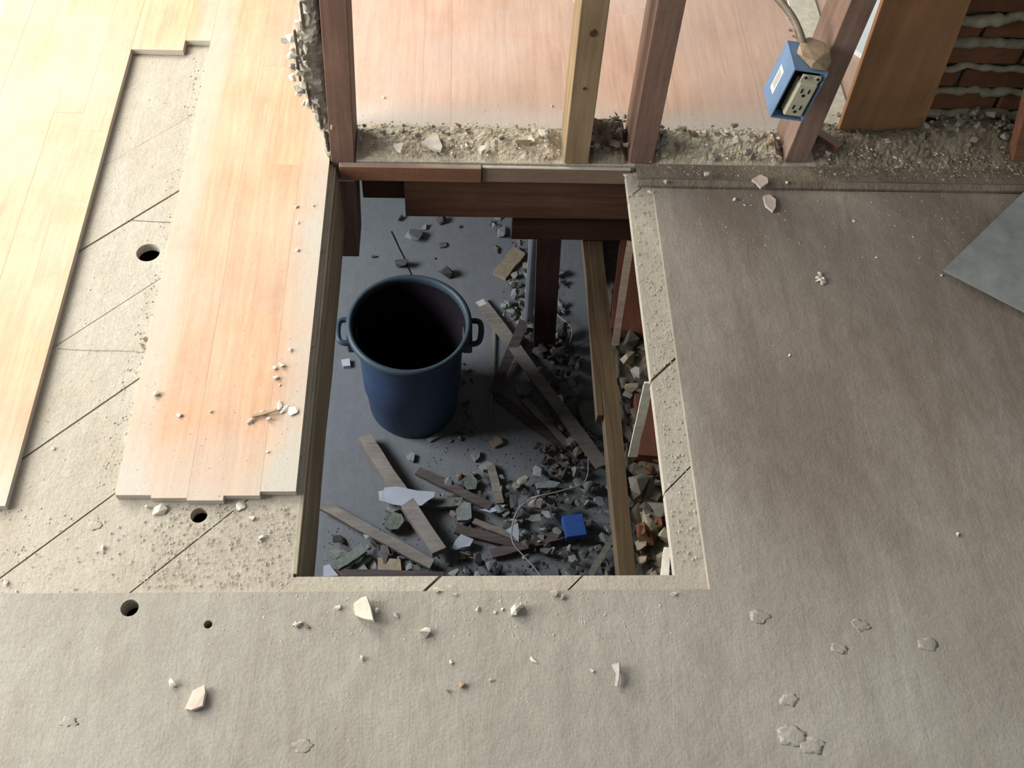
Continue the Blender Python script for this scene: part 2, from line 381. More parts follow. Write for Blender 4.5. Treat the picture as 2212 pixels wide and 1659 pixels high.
link('dusty_boards', boxm(-3, -1.456, .58, 4.4, SUB+.0005, 0), M['dustfloor'], floor)
link('dusty_boards', boxm(-1.456, 3, 2.752, 4.4, SUB+.0005, 0), M['dustfloor'], floor)
link('dusty_boards', boxm(.737, 3, 1.605, 2.75, SUB+.0005, 0), M['finish_far'], floor)
link('patch_board', boxm(.737, .80, 1.56, 2.75, 0.0005, .004, bev=.001), M['plaster'], floor)
# thin raised rim of the hole: broken edge strip beside the panel and the ledge in front of the wall
link('edge_strip', boxm(-.2395, -.2285, .612, 1.445, SUB-.035, SUB-.001, bev=.001), M['joist'], floor)
bm = bmesh.new(); n = 26
for i in range(n+1):
    x = .345+i*(1.9-.345)/n
    for (y, z) in ((1.389, .0003), (1.389, .006), (1.399, .012), (1.408, .006), (1.448, .004+.002*mnoise.noise(Vector((x*20, 0, 0)))), (1.448, SUB)):
        bm.verts.new((x, y+.0015*mnoise.noise(Vector((x*9, y*30, 1))), z+.0015*mnoise.noise(Vector((x*25, y*40, 3)))))
bm.verts.ensure_lookup_table()
for i in range(n):
    for k in range(5): bm.faces.new([bm.verts[j] for j in (i*6+k, i*6+k+1, (i+1)*6+k+1, (i+1)*6+k)])
trim = link('trim_1', bm, M['ledge']); tag(trim, 'dusty raised moulding along the foot of the stripped wall', kind='structure')

# ------------------------------------------------------------------ floor framing seen inside the hole
def joist(name, x0, x1, y0, y1, z0, z1, mat, label, cat='joist', jit=.0015, seg=10, group=None):
    bm = bmesh.new(); rs = []
    for i in range(seg+1):
        y = y0+(y1-y0)*i/seg; j = lambda: R.uniform(-jit, jit)
        rs.append([bm.verts.new((x0+j(), y, z0+j())), bm.verts.new((x1+j(), y, z0+j())), bm.verts.new((x1+j(), y, z1)), bm.verts.new((x0+j(), y, z1))])
    for a, b in zip(rs, rs[1:]):
        for k in range(4): bm.faces.new((a[k], a[(k+1) % 4], b[(k+1) % 4], b[k]))
    bm.faces.new(rs[0][::-1]); bm.faces.new(rs[-1])
    o = link(name, bm, mat, loc=((x0+x1)/2, y0, z0)); tag(o, label, cat, group); return o
joist('floor_joist', -.272, -.226, .40, 1.52, -.175, SUB-TH-.001, M['joist'], 'weathered tan joist under the left edge of the hole')
zt = -.27
xr = at(1340, 900, zt).x; xl = at(1306, 900, zt).x
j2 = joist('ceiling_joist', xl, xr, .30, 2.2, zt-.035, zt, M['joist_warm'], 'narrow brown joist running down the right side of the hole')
joist('nailing_strip', xl-.012, xl-.0005, 1.05, 2.2, zt-.03, zt-.004, M['joist_warm'], 'yellowish strip nailed along the far half of the narrow joist', 'batten')

def vbox(name, x0, x1, y0, y1, z0, z1, mat, label, cat, bev=.0015, tilt=None):
    o = link(name, boxm(x0, x1, y0, y1, z0, z1, bev=bev), M[mat], loc=((x0+x1)/2, (y0+y1)/2, z0))
    tag(o, label, cat); return o
vbox('ribbon_board', -.222, .049, 1.434, 1.446, -.040, -.002, 'red', 'reddish brown ribbon board nailed across the far edge of the hole', 'board')
vbox('ribbon_board', .050, .338, 1.439, 1.447, -.043, -.004, 'redgrey', 'greyish dusty board continuing the reddish one along the far edge', 'board')
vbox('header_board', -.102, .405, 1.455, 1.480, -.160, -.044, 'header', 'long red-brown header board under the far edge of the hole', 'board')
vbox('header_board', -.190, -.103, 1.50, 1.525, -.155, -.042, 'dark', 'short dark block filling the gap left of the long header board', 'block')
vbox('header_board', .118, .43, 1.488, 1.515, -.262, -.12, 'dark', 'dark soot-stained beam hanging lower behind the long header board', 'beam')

# studs
def stud(x0, x1, y0, y1, z0, z1, mat, label, lean=0.0):
    bm = boxm(x0, x1, y0, y1, z0, z1, bev=.0012)
    for v in bm.verts: v.co.x += lean*(v.co.z)
    o = link('wall_stud', bm, M[mat], loc=((x0+x1)/2, y0, z0)); return tag(o, label, 'stud', 'bare studs of the stripped wall')
s1 = stud(-.2375, -.193, 1.447, 1.54, -.277, 2.3, 'stud', 'reddish stud beside the broken plaster, running down through the floor', 0.042)
stud(.207, .254, 1.448, 1.541, .001, 2.3, 'stud_tan', 'tan knotty stud, second from the plaster end', -.012)
stud(.333, .380, 1.452, 1.543, .001, 2.3, 'stud', 'grey-brown stud just right of the tan knotty one', -.012)
stud(.640, .684, 1.462, 1.556, .001, 2.3, 'stud', 'brown stud carrying the blue outlet box', .035)
ks = bpy.data.objects['wall_stud.001']
for (px, py, r) in ((1281, 72, .0065), (1262, 192, .003)):
    p = aty(px, py, 1.4475); bm = bmesh.new()
    bmesh.ops.create_cone(bm, segments=12, radius1=r, radius2=r*.8, depth=.002, cap_ends=True, matrix=Matrix.Rotation(math.pi/2, 4, 'X'))
    bmesh.ops.scale(bm, verts=bm.verts, vec=(1, 1, 1.35)); bmesh.ops.translate(bm, verts=bm.verts, vec=p); link('knot', bm, M['dark'], ks)
# sole block on the left stud and dusty cap
vbox('cap_block', -.236, -.196, 1.438, 1.4465, -.047, -.041, 'plaster', 'dusty ledge cap at the foot of the reddish stud', 'block')

# sole plate: wall cavity bottom
link('sole_plate', boxm(-.192, 1.2, 1.449, 1.545, -.036, -.001, bev=.001), M['subfloor'], floor)

# right hand end of the wall
ob = bmesh.new(); box(ob, .765, .935, 1.549, 1.562, .001, 1.6, bev=.001)
for v in ob.verts: v.co.x -= .052*v.co.z + (.04*v.co.z if v.co.x > .85 else 0)
tag(link('wall_board', ob, M['orange'], loc=(.85, 1.555, .001)), 'wide orange-brown board standing between the outlet stud and the brick', 'board')
wb = bmesh.new(); box(wb, 1.10, 1.22, 1.47, 1.50, .006, .8, bev=.001)
for v in wb.verts: v.co.x -= .27*v.co.z if v.co.x < 1.15 else 0
tag(link('corner_post', wb, M['red'], loc=(1.16, 1.48, .001)), 'dark red-brown post at the right end of the brick wall', 'post')
wall = empty('wall_back', (1.0, 1.60, 0)); tag(wall, 'patch of old red brick wall with oozing lime mortar', 'wall', kind='structure')
link('backing', boxm(.86, 1.9, 1.59, 1.63, .001, .62), M['mortar'], wall)
zb = .042
for r in range(9):
    x = .88 - (.1 if r % 2 else 0); 
    while x < 1.75:
        bw = .19; z0 = zb+r*.0565
        x0, x1 = max(x, .87), x+bw
        if x1-x0 > .03:
            bm = boxm(x0, x1, 1.576+R.uniform(-.002, .002), 1.595, z0, z0+.043, bev=.003)
            bmesh.ops.subdivide_edges(bm, edges=[e for e in bm.edges if e.calc_length() > .03], cuts=3)
            for v in bm.verts: v.co += mnoise.noise_vector(v.co*40)*.0022
            link('brick', bm, M['brick'], wall)
        x += bw+.008
    pts = [Vector((.885+i*.0125+0, 1.573+.004*mnoise.noise(Vector((i*.5, r, 0))), zb-.006+r*.0565+.006*mnoise.noise(Vector((i*.35, r*3, 2)))*1.6+(-.010 if r in (4,) else 0)*math.sin(i*.3))) for i in range(80)]
    link('mortar_seam', tube(pts, .006, 7, rad=lambda i: (.0085 if r in (3, 4, 0) else .0055)+.011*abs(mnoise.noise(Vector((i*.45, r*7, 1))))), M['mortar'], wall, smooth=True)

# broken plaster edge left of the first stud
pl = empty('broken_plaster', (-.25, 1.47, -.05)); tag(pl, 'ragged broken plaster edge clinging to the left side of the reddish stud', 'plaster')
def ragged(x0f, x1f, y0, y1, z0, z1, n, mat, name, amp, seed):
    bm = bmesh.new(); rs = []; m = 12
    for i in range(n+1):
        z = z0+(z1-z0)*i/n; a, b = x0f(z), x1f(z); ring = []
        for k in range(m):
            an = 2*math.pi*k/m; cx, cy = (a+b)/2, (y0+y1)/2
            p = Vector((cx+math.cos(an)*(b-a)/2, cy+math.sin(an)*(y1-y0)/2, z))
            q = mnoise.noise_vector(Vector((p.x*38+seed, p.y*38, z*60)))*amp + mnoise.noise_vector(Vector((p.x*130, p.y*130+seed, z*150)))*amp*.6
            ring.append(bm.verts.new(p+q))
        rs.append(ring)
    for a, b in zip(rs, rs[1:]):
        for k in range(m): bm.faces.new((a[k], a[(k+1) % m], b[(k+1) % m], b[k]))
    bm.faces.new(rs[0][::-1]); bm.faces.new(rs[-1]); return link(name, bm, M[mat], pl)
def xleft(z):
    pts = [(-.05, -.243), (.05, -.250), (.11, -.262), (.16, -.280), (.23, -.282), (.28, -.262), (.35, -.262), (.9, -.27), (2.0, -.27)]
    for (a, b), (c, d) in zip(pts, pts[1:]):
        if a <= z <= c: return b+(d-b)*(z-a)/(c-a)
    return -.27
ragged(xleft, lambda z: -.2285+.03*max(0, z)*.5, 1.452, 1.505, -.05, .75, 230, 'scratch', 'scratch_coat', .006, 3)
ragged(lambda z: xleft(z)-.002, lambda z: xleft(z)+.012, 1.470, 1.515, .02, .75, 200, 'plaster', 'finish_coat', .0045, 9)
for i in range(46):     # torn lumps and keys of plaster hanging on the edge
    z = R.uniform(-.02, .42); x = xleft(z)+R.uniform(-.003, .028); bm = chunk_bm(R.uniform(.008, .02), R.uniform(.008, .014), R.uniform(.010, .026))
    bmesh.ops.translate(bm, verts=bm.verts, vec=(x, 1.447+R.uniform(0, .02), z)); link('plaster_key', bm, M[R.choice(('plaster', 'plaster_grey', 'plaster'))], pl)
for (px, py, s) in ((618, 90, .016), (630, 84, .018), (650, 80, .022), (640, 98, .016), (640, 190, .014), (632, 150, .014), (628, 125, .014), (632, 170, .014), (645, 205, .012), (655, 225, .012)):
    p = aty(px, py, 1.475); bm = chunk_bm(s, s*.8, s*.9); bmesh.ops.translate(bm, verts=bm.verts, vec=p-Vector((0, 0, s*.3))); link('plaster_key', bm, M['plaster_white'], pl)
for i in range(7):     # dark split laths in the broken edge
    z = .02+i*.055; x = xleft(z)+.008
    link('lath_end', bar((x, 1.449, z), (x-.002+.004*i/7, 1.449, z+.05), .004, .004, (0, 1, 0)), M['lath_dark'], pl)

# ------------------------------------------------------------------ outlet box
bxp = Vector((.588, 1.40, .164))
ox = empty('outlet_box', bxp); tag(ox, 'blue plastic electrical box with an ivory duplex outlet on the stud', 'outlet box')
rot = Matrix.Rotation(math.radians(8), 4, 'Y')
def obx(name, x0, x1, y0, y1, z0, z1, mat, parent=ox, bev=.001, bmx=None):
    bm = bmx or boxm(x0, x1, y0, y1, z0, z1, bev=bev)
    bmesh.ops.transform(bm, matrix=Matrix.Translation(bxp) @ rot, verts=bm.verts); 
    me = bpy.data.meshes.new(name); bmesh.ops.recalc_face_normals(bm, faces=bm.faces); bm.to_mesh(me); bm.free(); me.materials.append(M[mat])
    o = bpy.data.objects.new(name, me); C.objects.link(o); o.parent = parent; o.matrix_parent_inverse = Matrix.Translation(-bxp) if parent == ox else Matrix.Identity(4); return o
bw, bh, bd = .062, .108, .075
bm = bmesh.new(); t = .003
box(bm, -bw/2, -bw/2+t, 0, bd, 0, bh, .0005); box(bm, bw/2-t, bw/2, 0, bd, 0, bh, .0005)
box(bm, -bw/2+t, bw/2-t, 0, bd, 0, t); box(bm, -bw/2+t, bw/2-t, 0, bd, bh-t, bh); box(bm, -bw/2+t, bw/2-t, bd-t, bd, t, bh-t)
obx('box_shell', 0,0,0,0,0,0, 'bluebox', bmx=bm)
obx('box_interior', -bw/2+t, bw/2-t, .02, .05, t, bh-t, 'black', bev=0)
dv = obx('receptacle', -.0115, .0235, -.003, .02, .010, .083, 'ivory', bev=.003)
for zc in (.026, .062):
    for dx in (-.0065, .0065): obx('slot', 0.006+dx-.0014, .006+dx+.0014, -.0036, -.0025, zc+.001, zc+.010, 'black', dv, 0)
    bm = bmesh.new(); bmesh.ops.create_cone(bm, segments=10, radius1=.003, radius2=.003, depth=.0012, cap_ends=True, matrix=Matrix.Translation((.006, -.0031, zc-.004)) @ Matrix.Rotation(math.pi/2, 4, 'X'))
    obx('ground_hole', 0,0,0,0,0,0, 'black', dv, bmx=bm)
obx('mounting_strap', -.012, .022, -.001, .002, .083, .1, 'ivory', dv, .001)
for dx in (-.006, .016):
    for r, m_, yy in ((.006, 'ivory', -.003), (.0025, 'black', -.0042)):
        bm = bmesh.new(); bmesh.ops.create_cone(bm, segments=14, radius1=r, radius2=r, depth=.0015, cap_ends=True, matrix=Matrix.Translation((dx, yy, .096)) @ Matrix.Rotation(math.pi/2, 4, 'X'))
        obx('screw_ear', 0,0,0,0,0,0, m_, dv, bmx=bm)
bm = bmesh.new()
def quadx(bm, x, t, pts):
    lo = [bm.verts.new((x, y, z)) for y, z in pts]; hi = [bm.verts.new((x-t, y, z)) for y, z in pts]; bm.faces.new(lo); bm.faces.new(hi[::-1])
    for i in range(len(pts)): bm.faces.new((lo[i], lo[(i+1) % len(pts)], hi[(i+1) % len(pts)], hi[i]))
quadx(bm, -bw/2-.0002, .0006, [(.030, .026), (.051, .026), (.051, .076), (.030, .076)]); st_ = obx('sticker', 0,0,0,0,0,0, 'white', bmx=bm)
bm = bmesh.new(); quadx(bm, -bw/2-.0009, .0003, [(.034, .036), (.048, .036), (.048, .068), (.034, .068)]); obx('sticker_print', 0,0,0,0,0,0, 'print', st_, bmx=bm)
bm = chunk_bm(.056, .072, .018, 40); bmesh.ops.translate(bm, verts=bm.verts, vec=(.008, .040, bh-.002)); obx('plaster_lump', 0,0,0,0,0,0, 'tan', bmx=bm)
# armoured cable rising behind the box
cp = [aty(1738, 104, 1.452), aty(1728, 72, 1.47), aty(1712, 38, 1.50), aty(1690, 8, 1.53), aty(1672, -12, 1.56), aty(1640, -50, 1.58), aty(1620, -160, 1.56)]
pts = smooth_path(cp, 14)
tag(link('armoured_cable', tube(pts, .006, 8, rad=lambda i: .0062+(.0007 if i % 2 else 0)), M['cable'], smooth=True), 'brown armoured cable curving up from the blue outlet box', 'cable')

# ------------------------------------------------------------------ loose metal sheet on the right
c0 = at(2036, 585, .016); u_ = (at(2212, 415, .020)-c0).normalized()*.33; v_ = (at(2212, 676, .014)-c0).normalized()*.62
q = [c0, c0+u_, c0+u_+v_, c0+v_]
bm = bmesh.new(); lo = [bm.verts.new(p) for p in q]; hi = [bm.verts.new(p+Vector((0, 0, .0016))) for p in q]
bm.faces.new(lo[::-1]); bm.faces.new(hi)
for i in range(4): bm.faces.new((lo[i], lo[(i+1) % 4], hi[(i+1) % 4], hi[i]))
tag(link('metal_sheet', bm, M['galv'], loc=q[0]), 'corner of a dull grey galvanised sheet lying on the right floor', 'metal sheet')
tag(link('metal_flashing', prism([(.845, 1.80), (1.05, 2.25), (1.2, 2.22), (.93, 1.70)], .0005, .012), M['steel'], loc=(.9, 1.9, 0)), 'pale blue-grey metal strip on the far floor behind the orange-brown board', 'metal strip')

# ------------------------------------------------------------------ storey below
GZ = -2.55
bf = link('basement_floor', boxm(-3, 3, -1, 4.4, GZ-.1, GZ), M['concrete']); tag(bf, 'grey concrete floor of the room below', kind='structure')
for nm, a in (('wall_left', (-3.1, -3, -1, 4.4)), ('wall_right', (3, 3.1, -1, 4.4)), ('wall_front', (-3, 3, -1.1, -1)), ('wall_rear', (-3, 3, 4.4, 4.5))):
    o = link(nm, boxm(*a, GZ, SUB-TH-.002), M['concrete']); tag(o, 'rough grey wall of the room below', kind='structure')
def gz(px, py, h=0.0): return at(px, py, GZ+h)
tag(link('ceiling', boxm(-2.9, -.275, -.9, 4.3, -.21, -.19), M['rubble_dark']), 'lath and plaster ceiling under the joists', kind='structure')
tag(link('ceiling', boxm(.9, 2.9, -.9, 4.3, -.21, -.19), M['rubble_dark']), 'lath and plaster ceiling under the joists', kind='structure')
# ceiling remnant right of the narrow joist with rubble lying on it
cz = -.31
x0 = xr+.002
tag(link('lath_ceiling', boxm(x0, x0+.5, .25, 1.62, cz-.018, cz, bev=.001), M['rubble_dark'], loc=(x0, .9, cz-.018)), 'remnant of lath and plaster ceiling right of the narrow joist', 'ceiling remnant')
# red timbers and torn laths between that joist and the floor edge
def cz_bar(p0, p1, w, h, mat, name, label, cat, z0=cz+.002, z1=None):
    a = at(*p0, z0); b = at(*p1, z0 if z1 is None else z1); o = link(name, bar(a, b, w, h, seg=4, jit=.001), M[mat], loc=a); tag(o, label, cat); return o
M['redlow'] = wood('red_timber', (.075, .028, .018), (.12, .045, .028), 'Y', .10)
cz_bar((1352, 745), (1372, 540), .075, .05, 'redlow', 'red_timber', 'red-brown timber end between narrow joist and floor edge, far one', 'timber')
cz_bar((1400, 1010), (1398, 880), .06, .045, 'redlow', 'red_timber', 'red-brown timber end between narrow joist and floor edge, near one', 'timber')
cz_bar((1328, 745), (1362, 520), .014, .004, 'lath', 'torn_lath', 'grey torn lath crossing the far red timber end', 'lath', -.26, -.08)
cz_bar((1366, 985), (1402, 825), .016, .004, 'plaster', 'torn_lath', 'pale splintered lath hanging from the right edge of the hole', 'lath', -.25, -.045)
cz_bar((1432, 1262), (1441, 1185), .012, .004, 'plaster_white', 'torn_lath', 'white splinter in the near right corner of the hole', 'lath', -.05, -.045)

# dustbin
bc = Vector((-.187, 2.545, GZ)); bh_ = .60
bin_ = empty('rubbish_bin', bc); tag(bin_, 'dusty blue plastic rubbish bin standing on the floor below the hole', 'bin')
def lathe(prof, seg=56):
    bm = bmesh.new(); rs = []
    for r, z in prof: rs.append([bm.verts.new((bc.x+r*math.cos(2*math.pi*k/seg), bc.y+r*math.sin(2*math.pi*k/seg), bc.z+z)) for k in range(seg)])
    for a, b in zip(rs, rs[1:]):
        for k in range(seg): bm.faces.new((a[k], a[(k+1) % seg], b[(k+1) % seg], b[k]))
    return bm, rs
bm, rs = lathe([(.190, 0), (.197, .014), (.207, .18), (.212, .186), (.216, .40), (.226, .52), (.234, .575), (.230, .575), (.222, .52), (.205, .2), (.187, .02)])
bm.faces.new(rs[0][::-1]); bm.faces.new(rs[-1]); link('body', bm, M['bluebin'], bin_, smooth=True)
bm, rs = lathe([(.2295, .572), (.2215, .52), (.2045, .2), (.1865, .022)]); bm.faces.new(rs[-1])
tag(link('shaded_inside', bm, M['inner_shade'], bin_, smooth=True), 'near-black inside with its shade painted in')
bm, rs = lathe([(.235, .562), (.247, .566), (.256, .580), (.256, .594), (.248, .603), (.238, .603), (.231, .594), (.229, .565)], 64)
for k in range(64): bm.faces.new((rs[-1][k], rs[-1][(k+1) % 64], rs[0][(k+1) % 64], rs[0][k]))
link('rim', bm, M['rim'], bin_, smooth=True)
for sgn in (-1, 1):
    pts = smooth_path([bc+Vector((sgn*.232, -.06, .53)), bc+Vector((sgn*.285, -.05, .54)), bc+Vector((sgn*.290, .05, .535)), bc+Vector((sgn*.232, .06, .53))], 6)
    link('handle', tube(pts, .012, 8), M['rim'], bin_, smooth=True)
    bm = boxm(bc.x+sgn*.238-.02, bc.x+sgn*.238+.02, bc.y-.05, bc.y+.05, bc.z+.45, bc.z+.53, bev=.006); link('handle_bracket', bm, M['rim'], bin_)

# leaning post, steel strip
def gbar(name, p0, p1, w, h, mat, label, cat, z0=0., z1=0., seg=6, jit=.0015, upv=(0, 0, 1)):
    a = gz(*p0, z0); b = gz(*p1, z1); o = link(cat.replace(' ', '_'), bar(a, b, w, h, upv, seg=seg, jit=jit), M[mat], loc=a); tag(o, label, cat); return o
M['postred'] = wood('post_red', (.055, .024, .018), (.09, .042, .03), 'Z', .12)
a = gz(1174, 745); b = aty(1184, 525, a.y); b = a+(b-a)*2.6
tag(link('leaning_post', bar(a, b, .10, .05, (0, -1, 0)), M['postred'], loc=a), 'dark red timber post standing on the lower floor behind the rubble', 'post')
a = gz(1134, 700); b = aty(1149, 480, a.y-.02); 
bm = bar(a, b, .014, .007, (0, -1, 0)); sp = empty('steel_strip', a); link('bright_edge', bm, M['steel'], sp)
o2 = Vector((.030, .006, 0)); link('strip_face', bar(a+Vector((.02, .008, 0)), b+Vector((.016, .008, 0)), .036, .002, (0, -1, .2)), M['galv'], sp)
tag(sp, 'bright-edged steel strip leaning upright in front of the dark post', 'metal strip')

LB = 'lath'
gbar('lath', (1036, 652), (1302, 1010), .058, .012, 'lath', 'long grey lath lying from the bin down to the narrow joist', LB, .01, .10)
tag(link('lath_tip', bar(gz(1036, 650, .022), gz(1046, 664, .022), .04, .003), M['plaster_white'], loc=gz(1040, 655, .022)), 'whitish plaster patch on the bin end of the long grey lath', 'plaster flake')
gbar('lath', (1132, 695), (1066, 850), .045, .005, 'lath_dark', 'black bent strap crossing the long grey lath', 'strap', .06, .02)
gbar('lath', (1066, 850), (1246, 992), .04, .006, 'lath_dark', 'dark strip continuing from the black strap towards the narrow joist', 'strip', .004, .004)
gbar('lath', (1066, 715), (1060, 905), .010, .006, 'lath', 'thin pale strip standing on edge right of the bin', 'strip', .01, .01)
gbar('lath', (1130, 862), (1248, 985), .032, .006, 'lath', 'warped pinkish lath beside the dark strip', LB, .012, .012)
gbar('lath', (788, 952), (950, 1200), .060, .040, 'lath', 'raised brown batten below the bin with the paper scrap on it', 'batten', .02, .05)
gbar('lath', (696, 1093), (932, 1222), .045, .018, 'lath', 'brown lath running out from under the left joist', LB, .03, .03)
gbar('lath', (903, 1020), (1060, 1098), .036, .016, 'lath_dark', 'dark brown lath right of the paper scrap', LB, .01, .03)
gbar('lath', (985, 1145), (1140, 1182), .040, .014, 'lath_dark', 'dark lath under the grey squared chunk', LB, .01, .02)
gbar('lath', (1024, 1128), (1118, 1166), .026, .012, 'lath', 'short grey lath pointing at the torn white tag', LB, .035, .03)
gbar('lath', (1060, 1200), (1232, 1152), .042, .016, 'lath_dark', 'purplish dark lath running under the bright blue box', LB, .01, .03)
gbar('lath', (1060, 1008), (1080, 1090), .034, .012, 'lath', 'short brown lath standing up the middle of the debris', LB, .02, .02)
gbar('lath', (925, 1092), (1000, 1088), .040, .020, 'plaster_green', 'pale greenish batten end behind the paper scrap', 'batten', .02, .02)
gbar('lath', (728, 1228), (786, 1190), .040, .026, 'plaster_green', 'stubby pale greenish block at lower left', 'block', .03, .03)
gbar('lath', (705, 1246), (960, 1252), .05, .02, 'lath_dark', 'reddish dark lath along the near edge of the hole', LB, .03, .03)
gbar('lath', (1275, 1245), (1325, 1160), .026, .012, 'lath', 'grey splintered lath at the lower right beside the narrow joist', LB, .05, .05)
gbar('lath', (1078, 600), (1122, 546), .075, .022, 'tan', 'tan board scrap near the steel strip', 'board scrap', .0, .0)
gbar('lath', (846, 500), (900, 618), .006, .002, 'black', 'thin dark strip on the concrete behind the bin', 'strip', 0, 0)
def gpoly(name, pts, z, th, mat, label, cat, wob=.001):
    P = [gz(x, y, z) for x, y in pts]; c = sum(P, Vector())/len(P); o = link(name, prism(P, GZ+z, GZ+z+th, wob), M[mat], loc=(c.x, c.y, GZ+z)); tag(o, label, cat); return o
gpoly('paper_scrap', [(818, 1063), (828, 1061), (832, 1055), (858, 1052), (900, 1060), (940, 1064), (938, 1074), (922, 1084), (912, 1093), (880, 1095), (850, 1091), (835, 1086), (820, 1084)], .075, .003, 'paper', 'torn pale paper scrap lying across the raised brown batten', 'paper', .002)
gpoly('plaster_flake', [(996, 1156), (1024, 1166), (1014, 1182), (998, 1184), (985, 1190), (975, 1187), (985, 1170)], .03, .008, 'paper', 'pale lavender jagged flake at centre of the debris', 'plaster flake', .002)
gpoly('plaster_flake', [(1036, 1103), (1060, 1099), (1092, 1092), (1085, 1102), (1060, 1110)], .035, .008, 'paper', 'slender white pointed sliver above the short grey lath', 'plaster flake', .002)
gpoly('plaster_chunk', [(985, 1105), (1000, 1088), (1017, 1092), (1018, 1124), (1010, 1130), (988, 1128)], .03, .02, 'plaster_grey', 'squared grey plaster chunk resting on the dark lath', 'plaster chunk', .003)
gpoly('plaster_chunk', [(836, 1122), (852, 1112), (868, 1118), (872, 1132), (862, 1148), (846, 1152), (832, 1142)], .02, .03, 'plaster_green', 'dark green-grey chunk left of the raised batten', 'plaster chunk', .004)
gpoly('plaster_chunk', [(836, 1092), (856, 1093), (866, 1104), (846, 1112), (832, 1106)], .02, .02, 'plaster_grey', 'small greenish chunk just below the paper scrap', 'plaster chunk', .003)
gpoly('board_scrap', [(816, 1208), (866, 1212), (868, 1245), (816, 1246)], .03, .014, 'tan', 'squarish tan board scrap at the near edge left of centre', 'board scrap', .003)
gpoly('plaster_chunk', [(1001, 1036), (1020, 1030), (1032, 1046), (1026, 1062), (1012, 1064), (1002, 1054)], .0, .03, 'plaster_green', 'greenish six-sided chunk right of the dark brown lath', 'plaster chunk', .004)
gpoly('plaster_chunk', [(1034, 1010), (1052, 1002), (1066, 1010), (1064, 1020), (1044, 1022)], .0, .025, 'plaster_grey', 'grey flat chunk at the top of the debris pile', 'plaster chunk', .003)
gpoly('stone_chip', [(1056, 958), (1068, 946), (1084, 952), (1086, 960), (1070, 970)], .0, .02, 'tan', 'tan angular chip standing alone below the strap', 'stone chip', .003)
gpoly('stone_chip', [(1016, 984), (1026, 978), (1036, 980), (1034, 992), (1026, 1000)], .0, .02, 'plaster_grey', 'grey rounded chip left of the tan angular chip', 'stone chip', .003)
gpoly('plaster_flake', [(921, 952), (935, 940), (958, 935), (952, 944), (930, 957)], .0, .012, 'plaster_grey', 'pale flake at the foot of the bin', 'plaster flake', .002)
gpoly('plaster_chip', [(878, 988), (888, 981), (896, 984), (893, 1001), (884, 998)], .0, .018, 'plaster_grey', 'grey chip alone on the concrete above the raised batten', 'plaster chip', .002)
gpoly('plaster_flake', [(1156, 1048), (1190, 1040), (1210, 1044), (1200, 1056), (1160, 1058)], .045, .01, 'plaster_grey', 'pale blue-grey flake above the debris fan', 'plaster flake', .003)
gpoly('stone_slab', [(1245, 895), (1258, 882), (1296, 878), (1310, 950), (1285, 952), (1262, 930)], .0, .05, 'plaster_green', 'greenish grey stone slab touching the narrow joist', 'stone slab', .005)
gpoly('plaster_flake', [(1195, 860), (1213, 855), (1216, 868), (1214, 882), (1200, 878)], .06, .008, 'white', 'bright white flake beside the long grey lath', 'plaster flake', .003)
gpoly('plaster_chunk', [(1112, 838), (1132, 832), (1152, 846), (1138, 856), (1118, 856)], .02, .02, 'plaster_green', 'green-grey chunk left of the bright white flake', 'plaster chunk', .003)
gpoly('tag_scrap', [(1092, 1146), (1118, 1130), (1121, 1150), (1120, 1172), (1110, 1160)], .06, .003, 'paper', 'torn white tag between the two laths at centre', 'paper', .001)
gpoly('plaster_flake', [(700, 1226), (712, 1222), (732, 1246), (700, 1248)], .05, .01, 'paper', 'pale corner flake beside the left joist', 'plaster flake', .002)
gpoly('plaster_flake', [(738, 783), (756, 780), (758, 795), (742, 797)], .0, .02, 'paper', 'small white block left of the bin', 'plaster block', .001)
gpoly('floor_panel', [(1213, 535), (1262, 530), (1296, 860), (1252, 862)], .0, .004, 'concrete', 'flat grey panel lying between post and narrow joist', 'panel', 0)

# bright blue electrical box
bb = gz(1240, 1137, .06)
e = empty('blue_box', bb); tag(e, 'bright blue square electrical box on the debris', 'electrical box')
def shell(c, w, d, h, t, rz):
    bm = bmesh.new(); box(bm, -w/2, w/2, -d/2, d/2, h-t, h, .002)
    box(bm, -w/2, -w/2+t, -d/2, d/2, 0, h-t); box(bm, w/2-t, w/2, -d/2, d/2, 0, h-t); box(bm, -w/2+t, w/2-t, -d/2, -d/2+t, 0, h-t); box(bm, -w/2+t, w/2-t, d/2-t, d/2, 0, h-t)
    bmesh.ops.transform(bm, matrix=Matrix.Translation(c) @ Matrix.Rotation(rz, 4, 'Z') @ Matrix.Rotation(.06, 4, 'X'), verts=bm.verts); return bm
link('box_shell', shell(bb-Vector((0, 0, .03)), .088, .096, .045, .003, .14), M['bluebright'], e)

# old wire
wp = [(1154, 790, .03), (1160, 815, .05), (1185, 850, .06), (1225, 900, .07), (1262, 950, .07), (1271, 1000, .07), (1262, 1042, .08), (1215, 1060, .08), (1160, 1074, .08), (1125, 1095, .08), (1108, 1130, .09), (1107, 1170, .09), (1130, 1200, .08), (1150, 1222, .08), (1172, 1250, .08), (1200, 1290, .08)]
tag(link('old_wire', tube(smooth_path([gz(x, y, h) for x, y, h in wp], 8), .0032, 6), M['cord'], smooth=True), 'thin pale wire looping over the debris below', 'wire')
wp2 = [(1172, 824, .05), (1200, 850, .06), (1232, 892, .07), (1246, 930, .07), (1290, 960, .07)]
tag(link('old_wire', tube(smooth_path([gz(x, y, h) for x, y, h in wp2], 6), .0025, 5), M['cord'], smooth=True), 'short second wire right of the long grey lath', 'wire')
wp3 = [(1195, 672, .03), (1215, 690, .06), (1232, 705, .08), (1236, 720, .06), (1230, 745, .02)]
